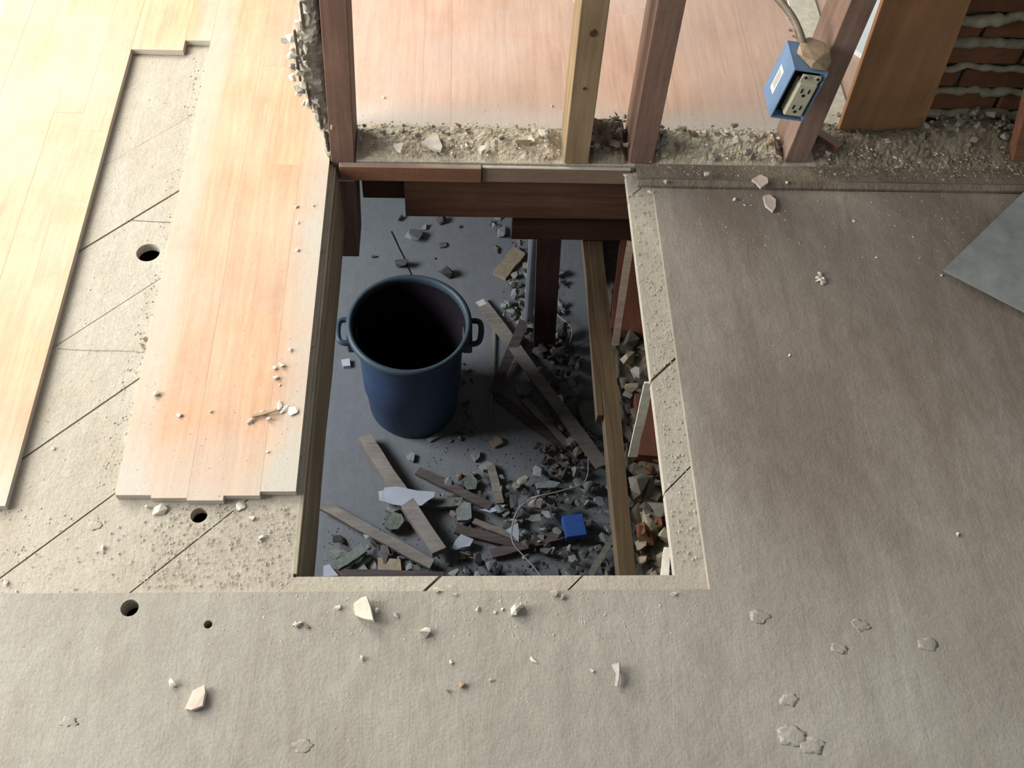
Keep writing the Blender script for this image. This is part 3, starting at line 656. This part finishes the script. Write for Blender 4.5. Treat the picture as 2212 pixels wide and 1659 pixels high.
tag(link('old_wire', tube(smooth_path([gz(x, y, h) for x, y, h in wp3], 6), .0035, 5), M['cord'], smooth=True), 'curl of pale wire right of the dark post', 'wire')

# scattered rubble on the lower floor
KN = {'gr': ('plaster_lump', 'grey lump'), 'grf': ('plaster_piece', 'flat grey piece'), 'dk': ('rubble_lump', 'dark lump'), 'dkf': ('rubble_slab', 'dark flat piece'), 'rub': ('rubble_lump', 'brownish lump'),
      'rubf': ('rubble_slab', 'brownish flat piece'), 'stick': ('lath_piece', 'short pale stick'), 'stickd': ('lath_piece', 'short dark stick'), 'gn': ('stone', 'greenish lump'), 'gnf': ('stone', 'greenish flat piece'),
      'brk': ('brick_piece', 'red brick bit'), 'tan': ('stone', 'tan lump'), 'lump': ('plaster_crumb', 'cream lump'), 'flat': ('plaster_crumb', 'cream flat bit'), 'lump_w': ('plaster_crumb', 'white lump'), 'flat_w': ('plaster_crumb', 'white flat bit')}
def sub(u, v, w=3):
    a = ('far', 'middle', 'near')[min(2, int(v*3))]; b = ('left', 'centre', 'right')[min(2, int(u*3))]
    return a+' '+b
def heap(poly_px, n, keys, smin, smax, place, zr=.05, tilt=.5, base=GZ):
    xs = [p[0] for p in poly_px]; ys = [p[1] for p in poly_px]; k = 0
    def inside(x, y):
        c = False; j = len(poly_px)-1
        for i in range(len(poly_px)):
            (xi, yi), (xj, yj) = poly_px[i], poly_px[j]
            if (yi > y) != (yj > y) and x < (xj-xi)*(y-yi)/(yj-yi)+xi: c = not c
            j = i
        return c
    while k < n:
        x, y = R.uniform(min(xs), max(xs)), R.uniform(min(ys), max(ys))
        if not inside(x, y): continue
        k += 1; s = smin+(smax-smin)*R.random()**1.8; key = R.choice(keys); nm, lk = KN[key]
        big = 'large ' if s > smin+(smax-smin)*.45 else 'small '
        pl_ = sub((x-min(xs))/(max(xs)-min(xs)), (y-min(ys))/(max(ys)-min(ys)))
        lb = big+lk+', '+pl_+' of '+place
        scat(key, nm, at(x, y, base+R.uniform(0, zr)), s, lb, 'rubble', 'pieces of the '+place, tilt=tilt)
heap([(1090, 1040), (1180, 1020), (1290, 1000), (1325, 1050), (1332, 1250), (1160, 1255), (1120, 1180), (1060, 1100)], 170, ['gr', 'grf', 'dk', 'dkf', 'rub', 'stick', 'stickd', 'gnf', 'stick', 'grf'], .018, .07, 'debris fan by the joist', .05)
heap([(715, 1160), (820, 1150), (930, 1200), (1000, 1180), (1110, 1210), (1150, 1255), (705, 1255)], 85, ['dk', 'dkf', 'grf', 'stickd', 'gnf', 'stick'], .02, .07, 'debris under near edge', .03)
heap([(940, 1080), (1000, 1000), (1090, 1030), (1110, 1130), (1010, 1150)], 45, ['dk', 'dkf', 'gr', 'grf', 'rub', 'brk'], .015, .05, 'central debris', .02)
heap([(1085, 610), (1145, 560), (1150, 700), (1130, 760), (1090, 690)], 60, ['gr', 'grf', 'dkf', 'stick', 'rub', 'grf'], .02, .06, 'rubble left of the post', .03)
heap([(1140, 700), (1225, 700), (1250, 790), (1250, 860), (1165, 830)], 80, ['dk', 'dk', 'dkf', 'rub', 'gr', 'stickd'], .025, .075, 'heap at the post foot', .07)
heap([(1195, 560), (1225, 620), (1215, 700), (1195, 700)], 20, ['gr', 'stick', 'grf', 'dkf'], .02, .06, 'rubble right of the post', .02)
heap([(1150, 840), (1240, 860), (1290, 950), (1300, 1010), (1200, 930)], 55, ['dk', 'gr', 'grf', 'dkf', 'gnf', 'stickd'], .02, .06, 'gap between lath and joist', .03)
heap([(1150, 960), (1260, 960), (1290, 1020), (1170, 1040)], 55, ['dk', 'dkf', 'rub', 'brk'], .015, .045, 'heap under the long lath', .03)
heap([(990, 780), (1020, 790), (1018, 870), (1040, 950), (960, 960), (1000, 900)], 26, ['dk', 'gr', 'grf', 'dkf'], .015, .04, 'shadow right of the bin', .0)
heap([(1040, 480), (1130, 470), (1135, 560), (1080, 560)], 12, ['dk', 'gr', 'grf', 'stick'], .025, .06, 'floor under the header', .0)
singles = [(895, 515, .07, 'gr', 'grey stone with a bright top behind the bin, the largest there'), (863, 474, .04, 'dk', 'dark stone nearest the header block'),
 (917, 494, .03, 'gr', 'small pale stone right of the stone with the bright top'), (955, 480, .045, 'dk', 'dark stone under the header board, left of centre'),
 (994, 492, .022, 'dk', 'tiny dark stone between bin and header board'), (957, 532, .04, 'dkf', 'thin stone splinter above the rim of the bin'),
 (870, 578, .065, 'dk', 'rough dark clod touching the far rim of the bin'), (962, 596, .06, 'dk', 'pale topped clod right behind the bin rim'),
 (1084, 508, .055, 'gr', 'grey cubic block left of the steel strip'), (1073, 540, .055, 'stick', 'grey peg lying below the cubic block'), (1075, 470, .05, 'grf', 'pale flat stone just under the header board'),
 (807, 557, .02, 'dk', 'tiny stone right of the reddish stud end'), (914, 515, .012, 'dk', 'speck of stone right of the bright topped one'), (940, 560, .01, 'dk', 'speck of stone above the bin')]
for x, y, s, k, lb in singles: scat(k, 'stone', gz(x, y), s*1.25, lb, 'stone')
# rubble on the ceiling remnant
REM = 1
heap([(1345, 1010), (1440, 985), (1475, 1250), (1392, 1250)], 80, ['rub', 'rubf', 'rubf', 'brk', 'dk', 'dkf'], .018, .055, 'rubble right of joist', .03, base=cz+.002)
heap([(1335, 700), (1410, 690), (1420, 900), (1350, 980)], 60, ['rub', 'dk', 'dkf', 'gr', 'dk'], .018, .05, 'gap between red timbers', .02, base=cz+.002)

# ------------------------------------------------------------------ wall cavity debris and chips upstairs
def cav(x0, x1, y0, y1, n, keys, smin, smax, zr, place, surf=None):
    for _ in range(n):
        x, y = R.uniform(x0, x1), R.uniform(y0, y1); s = smin+(smax-smin)*R.random()**2.2
        hh = zr*R.random()*.5+(SURF[surf](x, y)-.3*s if surf else 0)
        key = R.choice(keys); nm, lk = KN[key]; pl_ = sub((x-x0)/(x1-x0), 1-(y-y0)/(y1-y0))
        scat(key, nm, (x, y, hh-.0005), s, 'small '+lk+', '+pl_+' of '+place, 'rubble', 'pieces of the '+place, tilt=.5)
SURF = {'a': lambda x, y: .006+.008*math.exp(-((y-1.51)/.03)**2), 'b': lambda x, y: .012+.03*math.exp(-((y-1.535)/.025)**2), 'c': lambda x, y: .008+.014*math.exp(-((y-1.51)/.035)**2),
        'd': lambda x, y: .006+.036*math.exp(-((x-1.03)/.11)**2-((y-1.545)/.045)**2)+.008*math.exp(-((y-1.52)/.03)**2)}
def drift(name, x0, x1, y0, y1, hf, mat, label, nx=60, ny=24):
    bm = bmesh.new()
    for j in range(ny+1):
        for i in range(nx+1):
            x = x0+(x1-x0)*i/nx; y = y0+(y1-y0)*j/ny; e = min(i, nx-i, 4)/4*min(j, ny-j, 4)/4
            z = -.0015+e*max(0, hf(x, y)+.004*mnoise.noise(Vector((x*45, y*45, 1)))+.0035*mnoise.noise(Vector((x*140, y*140, 5))))
            bm.verts.new((x, y, z))
    bm.verts.ensure_lookup_table(); w = nx+1
    for j in range(ny):
        for i in range(nx): bm.faces.new([bm.verts[k] for k in (j*w+i, j*w+i+1, (j+1)*w+i+1, (j+1)*w+i)])
    o = link(name, bm, M[mat], smooth=False); tag(o, label, 'debris', kind='stuff'); return o
M['dirt'] = dusty('dirt', (.38, .32, .23), (.54, .50, .41), .85, 1, 1, 20)
M['dirt_dark'] = dusty('dirt_dark', (.17, .14, .10), (.33, .295, .22), .75, 1, 1, 20)
drift('plaster_dust', -.19, .206, 1.452, 1.552, lambda x, y: .006+.008*math.exp(-((y-1.51)/.03)**2), 'dirt', 'plaster dust and grit heaped between the first two studs')
drift('plaster_dust', .255, .333, 1.450, 1.549, lambda x, y: .012+.03*math.exp(-((y-1.535)/.025)**2), 'dirt_dark', 'dark grit heap wedged between the tan stud and its neighbour', 30, 24)
drift('plaster_dust', .382, .639, 1.450, 1.552, lambda x, y: .008+.014*math.exp(-((y-1.51)/.035)**2), 'dirt', 'plaster dust and grit heaped left of the outlet stud')
drift('plaster_dust', .70, 1.28, 1.445, 1.585, lambda x, y: .006+.036*math.exp(-((x-1.03)/.11)**2-((y-1.545)/.045)**2)+.008*math.exp(-((y-1.52)/.03)**2), 'dirt_dark', 'grey mortar rubble drift at the foot of the brick wall', 110, 30)
cav(-.185, .20, 1.455, 1.545, 55, ['rub', 'rubf', 'lump', 'gr', 'tan', 'flat'], 0.006, .016, .012, 'debris between first two studs', surf='a')
cav(.258, .33, 1.47, 1.538, 40, ['dk', 'rub', 'rubf', 'dkf', 'stickd', 'rub'], 0.008, .024, .04, 'grit in the narrow stud gap', surf='b')
cav(.385, .635, 1.455, 1.548, 60, ['rub', 'lump', 'tan', 'gr', 'rub', 'flat'], 0.006, .022, .018, 'debris left of outlet stud', surf='c')
cav(.71, 1.22, 1.44, 1.56, 40, ['rub', 'gr', 'rubf', 'dk'], 0.006, .012, .012, 'drift before the board', surf='d')
cav(.92, 1.13, 1.49, 1.575, 80, ['rub', 'gr', 'rub', 'gn', 'rubf'], 0.008, .026, .035, 'pile under the brick', surf='d')
cav(.40, 1.15, 1.405, 1.45, 22, ['rub', 'gr', 'flat'], 0.004, .006, .004, 'ledge before the wall')
cav(.72, .78, 1.56, 1.99, 32, ['rub', 'lump', 'flat'], 0.006, .018, .004, 'far gravelly strip')
cav(.69, .765, 1.50, 1.60, 18, ['rub', 'lump', 'gr'], 0.006, .018, .01, 'gap right of outlet stud')
b0 = at(1385, 1245, cz); 
drift('plaster_dust', xr+.003, xr+.20, .56, 1.42, lambda x, y: .018+.014*mnoise.noise(Vector((x*14, y*14, 4))), 'dirt_dark', 'dusty rubble bed right of the narrow joist', 26, 90)
bed = bpy.data.objects['plaster_dust.004']; bed.location.z = cz+.001
# named pieces: px, py, size m, kind, squash, turn, label, category
def piece(px, py, s, key, label, cat='plaster chip', z=0.0, rz=None, sq=(1, 1, 1), tilt=.1, name='plaster_chip'):
    return scat(key, name, at(px, py, z)-Vector((0, 0, .0004)), s, label, cat, rz=rz, sq=sq, tilt=tilt)
def fpoly(name, pts, z, th, mat, label, cat, wob=.0006):
    P = [at(x, y, z) for x, y in pts]; c = sum(P, Vector())/len(P); o = link(name, prism(P, z, z+th, wob), M[mat], loc=(c.x, c.y, z)); tag(o, label, cat); return o
fpoly('plaster_flake', [(910, 312), (924, 302), (945, 296), (956, 322), (952, 330), (935, 326)], .014, .006, 'plaster', 'largest flat plaster flake between the first two studs', 'plaster flake')
fpoly('plaster_flake', [(850, 316), (872, 315), (866, 332), (858, 328)], .012, .006, 'plaster_white', 'white triangular chip left of the largest flake', 'plaster chip')
fpoly('plaster_flake', [(1034, 330), (1040, 320), (1052, 318), (1050, 326), (1040, 333)], .012, .006, 'plaster_white', 'white long chip right of the largest flake', 'plaster chip')
fpoly('plaster_flake', [(1163, 283), (1176, 284), (1177, 296), (1170, 293)], .012, .004, 'plaster_white', 'white chip nearest the tan stud', 'plaster chip')
fpoly('plaster_flake', [(1140, 302), (1150, 300), (1155, 309), (1143, 309)], .014, .004, 'plaster_white', 'white chip just above the brown brick clump', 'plaster chip')
piece(890, 296, .030, 'gn', 'greenish stone behind the largest flake', 'stone', .006, sq=(1, .6, .6))
piece(1130, 322, .034, 'tan', 'brown brick clump left of the tan stud', 'brick clump', .003)
piece(1112, 318, .02, 'rub', 'crumbly lump touching the brown brick clump', 'rubble', .003)
piece(1085, 302, .014, 'dk', 'dark pebble between the white chips', 'stone', .012)
piece(1568, 288, .018, 'lump_w', 'white rounded lump standing left of the outlet box foot', 'plaster chip', .022)
piece(1470, 326, .036, 'rub', 'big brown lump between the outlet stud and its left neighbour', 'rubble', .004)
piece(1632, 308, .028, 'rub', 'round dusty lump under the outlet box', 'rubble', .010)
piece(1672, 318, .026, 'rub', 'dusty lump leaning on the foot of the outlet stud', 'rubble', .006)
piece(1612, 332, .018, 'gr', 'grey angular chip below the round dusty lump', 'stone', .008)
piece(1648, 344, .012, 'flat_w', 'cream chip at the foot of the outlet stud', 'plaster chip', .004)
piece(1414, 322, .022, 'gr', 'grey stone at the foot of the third stud', 'stone', .01)
piece(1788, 333, .012, 'lump_w', 'pale cube by the brown wood splinter', 'plaster chip', .006)
a = at(1768, 296, .012); b = at(1812, 326, .010); tag(link('wood_splinter', bar(a, b, .020, .012, seg=3, jit=.001), M['red'], loc=a), 'short red-brown wood splinter right of the outlet stud', 'wood splinter')
fpoly('plaster_flake', [(1903, 305), (1915, 302), (1928, 305), (1922, 313), (1906, 314)], .008, .005, 'plaster', 'oval pale flake in front of the orange-brown board', 'plaster flake')
fpoly('plaster_flake', [(1623, 392), (1640, 382), (1656, 388), (1658, 398), (1642, 410), (1632, 398)], .012, .005, 'rose', 'pinkish flake lying on the raised moulding', 'plaster flake')
fpoly('plaster_flake', [(1648, 428), (1660, 424), (1674, 436), (1674, 452), (1668, 461), (1652, 448)], .001, .006, 'rose', 'pointed pinkish flake just in front of the moulding', 'plaster flake')
piece(2192, 330, .03, 'dk', 'dark hollow stone at the foot of the corner post', 'stone', .004)
piece(1993, 250, .014, 'dk', 'small dark knob where board meets brick', 'stone', .03)
# chips on the dusty floor
def standing(pts, z, lean, th, mat, label):
    base = at(*pts[0], z); P = []
    for (x, y) in pts:
        p = at(x, y, z); P.append(p)
    o = link('plaster_flake', prism(P, z, z+th, .0008), M[mat], loc=base); o.rotation_euler = lean; tag(o, label, 'plaster flake'); return o
standing([(765, 1322), (770, 1308), (785, 1298), (797, 1296), (806, 1322), (812, 1350), (790, 1342), (772, 1334)], .001, (0, -.22, 0), .009, 'plaster', 'big ridged plaster flake just below the near edge of the hole')
standing([(1323, 1437), (1344, 1437), (1343, 1462), (1337, 1486), (1331, 1484), (1334, 1460)], .001, (0, -.8, 0), .0022, 'plaster_grey', 'thin flake standing on edge below the right half of the hole')
standing([(403, 1534), (420, 1496), (444, 1484), (448, 1500), (442, 1528), (418, 1538)], .001, (0, -.10, 0), .006, 'rose', 'pinkish leaf-shaped flake at lower left')
chips = [(917, 1371, .017, 'lump_w', 'round white lump right of the ridged flake'), (1112, 1320, .020, 'lump_w', 'white double lump below the middle of the hole edge'), (1122, 1314, .014, 'lump_w', 'smaller half of the white double lump'),
 (377, 1475, .014, 'lump_w', 'white chip above the pinkish leaf-shaped flake'), (645, 1350, .012, 'lump', 'cream lump left of the ridged flake'), (637, 1346, .009, 'lump', 'smaller crumb beside the cream lump'), (664, 1354, .008, 'tan', 'tan crumb beside the cream lump'),
 (815, 1321, .008, 'lump_w', 'white crumb in the shadow of the ridged flake'), (856, 1331, .009, 'lump', 'dusty crumb right of the ridged flake'), (730, 1313, .010, 'lump', 'oblong crumb left of the ridged flake'), (782, 1423, .008, 'lump_w', 'white crumb straight below the ridged flake'),
 (1032, 1317, .009, 'lump_w', 'white crumb left of the double lump'), (1069, 1324, .006, 'lump_w', 'tiny white crumb left of the double lump'), (1086, 1317, .005, 'lump_w', 'tiniest white speck touching the double lump side'), (1155, 1425, .013, 'flat_w', 'flat whitish splash-like chip below the double lump'),
 (1278, 1449, .007, 'lump_w', 'white speck left of the standing flake'), (999, 1481, .011, 'tan', 'tan flat crumb in the middle of the near floor'), (1062, 1470, .007, 'lump', 'pale crumb right of the tan flat crumb'), (966, 1497, .008, 'rub', 'brownish crumb left of the tan flat crumb'), (975, 1431, .007, 'lump', 'greyish crumb above the tan flat crumb'),
 (1197, 1283, .011, 'lump', 'dusty lump at the hole edge right of the middle'), (1216, 1290, .009, 'rub', 'brown lump touching the dusty one at the hole edge'), (1455, 1285, .008, 'lump_w', 'white crumb off the near right corner of the hole'), (981, 1288, .008, 'lump', 'crumb at the middle of the hole edge'), (943, 1275, .009, 'lump', 'crumb left of the middle of the hole edge'), (975, 1267, .010, 'flat', 'flattish crumb right on the hole edge'),
 (1587, 433, .010, 'lump_w', 'white chip left of the pointed pinkish flake'), (1608, 444, .005, 'lump_w', 'white speck between chip and pointed pinkish flake'), (1845, 478, .009, 'flat_w', 'pale chip on the dark floor right of the pinkish flakes'), (1705, 769, .005, 'lump_w', 'white speck on the right floor, right one of a pair'), (1672, 748, .004, 'lump_w', 'white speck on the right floor, left one of a pair'),
 (2034, 596, .006, 'lump_w', 'white speck under the corner of the metal sheet'), (2069, 1155, .007, 'lump_w', 'white speck far right on the near floor'), (1893, 557, .005, 'lump_w', 'white speck between metal sheet and grain cluster'), (1402, 418, .010, 'lump_w', 'white chip at the far right corner of the hole'), (1437, 395, .008, 'lump', 'crumb on the moulding above the hole corner'),
 (1350, 380, .010, 'flat_w', 'white sliver at the end of the grey board'), (1525, 380, .012, 'lump', 'crumbly chip on the ledge left of the pinkish flake'), (1700, 396, .008, 'lump_w', 'white chip on the ledge right of the pinkish flake'), (1245, 4, .014, 'flat_w', 'white chip on the far floor by the tan stud'), (828, 212, .007, 'lump_w', 'white crumb on the far floor behind the reddish stud'), (1192, 230, .006, 'lump_w', 'white crumb on the far floor left of the tan stud')]
for x, y, s, k, lb in chips: piece(x, y, s, k, lb, z=(.011 if 380 <= y <= 398 and x > 1360 else 0))
lchips = [(608, 790, .013, 'lump_w', 'round cream lump at upper right of the wood panel'), (594, 796, .009, 'lump', 'tan-pink lump beside the round cream one'), (598, 817, .010, 'lump_w', 'white lump below the round cream one'), (628, 757, .008, 'lump_w', 'white crumb above the round cream lump'), (605, 833, .005, 'lump_w', 'tiny crumb below the white lump'),
 (600, 878, .020, 'flat_w', 'white jagged flake, left one of three by the hole'), (615, 884, .022, 'flat_w', 'white jagged flake, middle one of three by the hole'), (632, 890, .018, 'flat_w', 'white jagged flake, right one of three by the hole'), (582, 908, .010, 'lump_w', 'white lump under the jagged flakes'), (568, 891, .008, 'lump', 'cream lump at the end of the pale splinter'), (540, 912, .012, 'lump', 'tan lump at the left tip of the pale splinter'),
 (388, 897, .009, 'lump_w', 'white crumb low on the wood panel'), (338, 853, .011, 'lump', 'cream lump at the left edge of the wood panel'), (457, 891, .006, 'lump_w', 'tiny crumb in the middle of the wood panel'), (577, 977, .006, 'lump_w', 'tiny crumb low right on the wood panel'), (642, 448, .007, 'lump_w', 'white crumb by the far part of the hole edge'), (676, 445, .006, 'lump_w', 'tiny white crumb on the far part of the hole edge'), (643, 482, .006, 'lump_w', 'lower tiny crumb by the far part of the hole edge'), (642, 541, .007, 'lump_w', 'white crumb opposite the end of the reddish stud'), (375, 1103, .015, 'flat_w', 'x')]
for x, y, s, k, lb in lchips[:-1]: piece(x, y, s, k, lb)
a = at(545, 902, .002); b = at(600, 886, .004); tag(link('wood_splinter', bar(a, b, .004, .003, seg=3, jit=.0006), M['tan'], loc=a), 'thin pale splinter beside the white jagged flakes', 'wood splinter')
for k, (x, y) in enumerate([(1765, 600), (1772, 598), (1778, 605), (1770, 608), (1782, 611), (1764, 609), (1775, 613), (1768, 594), (1774, 603)]):
    scat('lump_w', 'white_grain', at(x, y, 0), R.uniform(.006, .011), 'white grain in the little cluster on the right floor', 'plaster chip', 'white grain cluster')
for x, y, s, k, lb in [(348, 1102, .026, 'flat', 'yellowish flat lump on the bare boards below the wood panel'), (520, 1094, .018, 'flat_w', 'whitish lump right of the drilled hole'), (318, 1098, .009, 'lump_w', 'white crumb just below the panel end'), (220, 1185, .010, 'lump_w', 'white crumb on the bare boards at left'), (568, 1165, .012, 'lump_w', 'white lump on the gritty boards by the hole'), (13, 1258, .010, 'lump_w', 'white crumb at the left frame edge on the boards'), (617, 1108, .011, 'lump', 'lump on the gritty boards beside the joist'), (545, 1120, .010, 'lump', 'pale lump on the gritty boards, middle'), (115, 970, .007, 'lump_w', 'white crumb in the trench at the joint end'), (295, 113, .010, 'lump_w', 'cream crumb in the far left corner of the trench'), (306, 745, .010, 'tan', 'yellow crumb at the right side of the trench'), (311, 757, .012, 'tan', 'yellow lump at the right side of the trench'), (315, 735, .009, 'tan', 'upper yellow crumb at the right side of the trench')]:
    piece(x, y, s, k, lb, z=SUB)

# grit: countless grains
def grit(name, regions, label, mats, z=0.0, seed=1):
    rr = random.Random(seed); vs = []; fs = []; mi = []
    base = [(1,0,0), (-.5,.8,0), (-.5,-.8,0), (0,0,1)]
    for (poly, n, s0, s1) in regions:
        xs = [p[0] for p in poly]; ys = [p[1] for p in poly]; k = 0
        while k < n:
            x, y = rr.uniform(min(xs), max(xs)), rr.uniform(min(ys), max(ys)); c = False; j = len(poly)-1
            for i in range(len(poly)):
                (xi, yi), (xj, yj) = poly[i], poly[j]
                if (yi > y) != (yj > y) and x < (xj-xi)*(y-yi)/(yj-yi)+xi: c = not c
                j = i
            if not c or any((x-q_[0])**2+(y-q_[1])**2 < (q_[2]+.004)**2 for q_ in circles): continue
            k += 1; s = s0+(s1-s0)*rr.random()**4; a = rr.uniform(0, 6.28); ca, sa = math.cos(a), math.sin(a); b0 = len(vs); q = rr.uniform(.5, 1)
            for (u, v, w) in base: vs.append((x+s*(u*ca-v*sa), y+s*(u*sa+v*ca), z+s*w*q*.4-(0 if w else s*.1)))
            fs += [(b0, b0+1, b0+3), (b0+1, b0+2, b0+3), (b0+2, b0, b0+3)]; mi += [rr.randrange(len(mats))]*3
    me = bpy.data.meshes.new(name); me.from_pydata(vs, [], fs)
    for m_ in mats: me.materials.append(m_)
    me.polygons.foreach_set('material_index', mi); me.update()
    o = bpy.data.objects.new(name, me); C.objects.link(o); tag(o, label, 'debris', kind='stuff'); return o
def rc(x0, x1, y0, y1): return [(x0, y0), (x1, y0), (x1, y1), (x0, y1)]
G3 = [M['plaster'], M['subfloor'], M['subfloor'], M['rose'], M['subfloor']]
grit('floor_grit', [(rc(-.9, .37, .12, .575), 1500, .0006, .0025), (rc(-.35, .35, .50, .576), 900, .0006, .0035), (rc(.38, 1.3, .2, 1.38), 500, .0005, .002), (rc(.38, 1.1, 1.22, 1.385), 450, .0006, .0035),
   (rc(-.36, -.245, .74, 1.3), 420, .0006, .0025), (rc(-.5, -.25, .73, 1.0), 300, .0006, .0025), (rc(-.2, .7, 1.55, 1.62), 400, .0006, .0025)], 'loose grit strewn over the finished floor', G3, 0.0, 3)
grit('cavity_grit', [(rc(-.185, .2, 1.455, 1.545), 700, .001, .006), (rc(.385, .635, 1.455, 1.545), 600, .001, .006), (rc(.7, 1.2, 1.42, 1.57), 1200, .001, .005), (rc(.36, 1.2, 1.41, 1.45), 500, .0006, .003)], 'fine crumbs covering the bottom of the open wall', [M['plaster'], M['rubble'], M['tan'], M['rubble']], .012, 11)
grit('subfloor_grit', [(rc(-.45, -.24, .59, .725), 2000, .0006, .0028), (rc(-.7, -.24, .585, .72), 700, .0007, .003), (rc(-.54, -.513, .75, 1.75), 420, .0007, .003), (rc(-.655, -.515, .74, 1.74), 260, .0006, .002), (rc(.332, .372, .62, 1.385), 900, .0007, .0035)], 'loose grit on the bare diagonal boards', G3, SUB+.0012, 5)
GD = [M['rubble_dark'], M['plaster_grey'], M['rubble_dark'], M['rubble']]
def pg(pts): return [tuple(at(x, y, GZ)[:2]) for x, y in pts]
grit('basement_grit', [(pg([(930, 960), (1090, 930), (1320, 1000), (1335, 1250), (700, 1250), (700, 1150), (900, 1100)]), 3200, .002, .010), (pg([(1085, 560), (1150, 500), (1255, 700), (1300, 1000), (1150, 900), (1090, 760)]), 2600, .002, .011), (pg([(740, 470), (1140, 470), (1140, 640), (740, 640)]), 160, .0015, .005)],
     'fine rubble strewn on the concrete below', GD, GZ, 8)

# soft clods of trodden dust on the near floor
for (px, py, sz, lb) in ((1640, 1332, .030, 'low dust clod off the near right corner of the hole'), (1860, 1352, .026, 'low dust clod on the right near floor, upper one'), (1815, 1402, .024, 'low dust clod under the upper right one'),
      (2005, 1392, .030, 'low dust clod nearest the right frame edge'), (1705, 1512, .026, 'low dust clod above the trodden patch'), (1712, 1590, .040, 'large trodden dust patch at the lower right'), (1755, 1612, .034, 'second trodden dust patch beside the large one'),
      (655, 1612, .026, 'low dust clod at the bottom edge left of centre'), (150, 1560, .022, 'low dust clod at the lower left'), (205, 1135, .020, 'brownish clod on the bare boards at left')):
    bm = bmesh.new(); bmesh.ops.create_icosphere(bm, subdivisions=3, radius=1)
    for v in bm.verts:
        n_ = 1+.5*mnoise.noise(v.co*1.9+Vector((px, py, 0))); v.co = Vector((v.co.x*sz*.5*n_, v.co.y*sz*.35*n_, v.co.z*sz*.028*n_))
    p = at(px, py, SUB if py < 1200 else 0); bmesh.ops.translate(bm, verts=bm.verts, vec=p)
    tag(link('dust_clod', bm, M['dustfloor'] if py > 1200 else M['subfloor'], loc=p, smooth=True), lb, 'dust clod')

# pieces that would read alike: say which from the left
from collections import defaultdict
same = defaultdict(list)
for o in C.objects:
    if o.get('label') and o.get('category') and not o.parent: same[o['label']].append(o)
ORD = ['leftmost', '2nd from left', '3rd from left', '4th from left', '5th from left', '6th from left', '7th from left', '8th from left', '9th from left', '10th from left', '11th from left', '12th from left']
for lb, os_ in same.items():
    if 1 < len(os_) <= len(ORD):
        def sx(o):
            d = Vector(o.location)-Vector((0, 0, H)); return d.dot(right)/max(1e-6, -d.dot(back))
        for k, o in enumerate(sorted(os_, key=sx)): o['label'] = lb+', '+(ORD[k] if k < len(os_)-1 else 'rightmost')
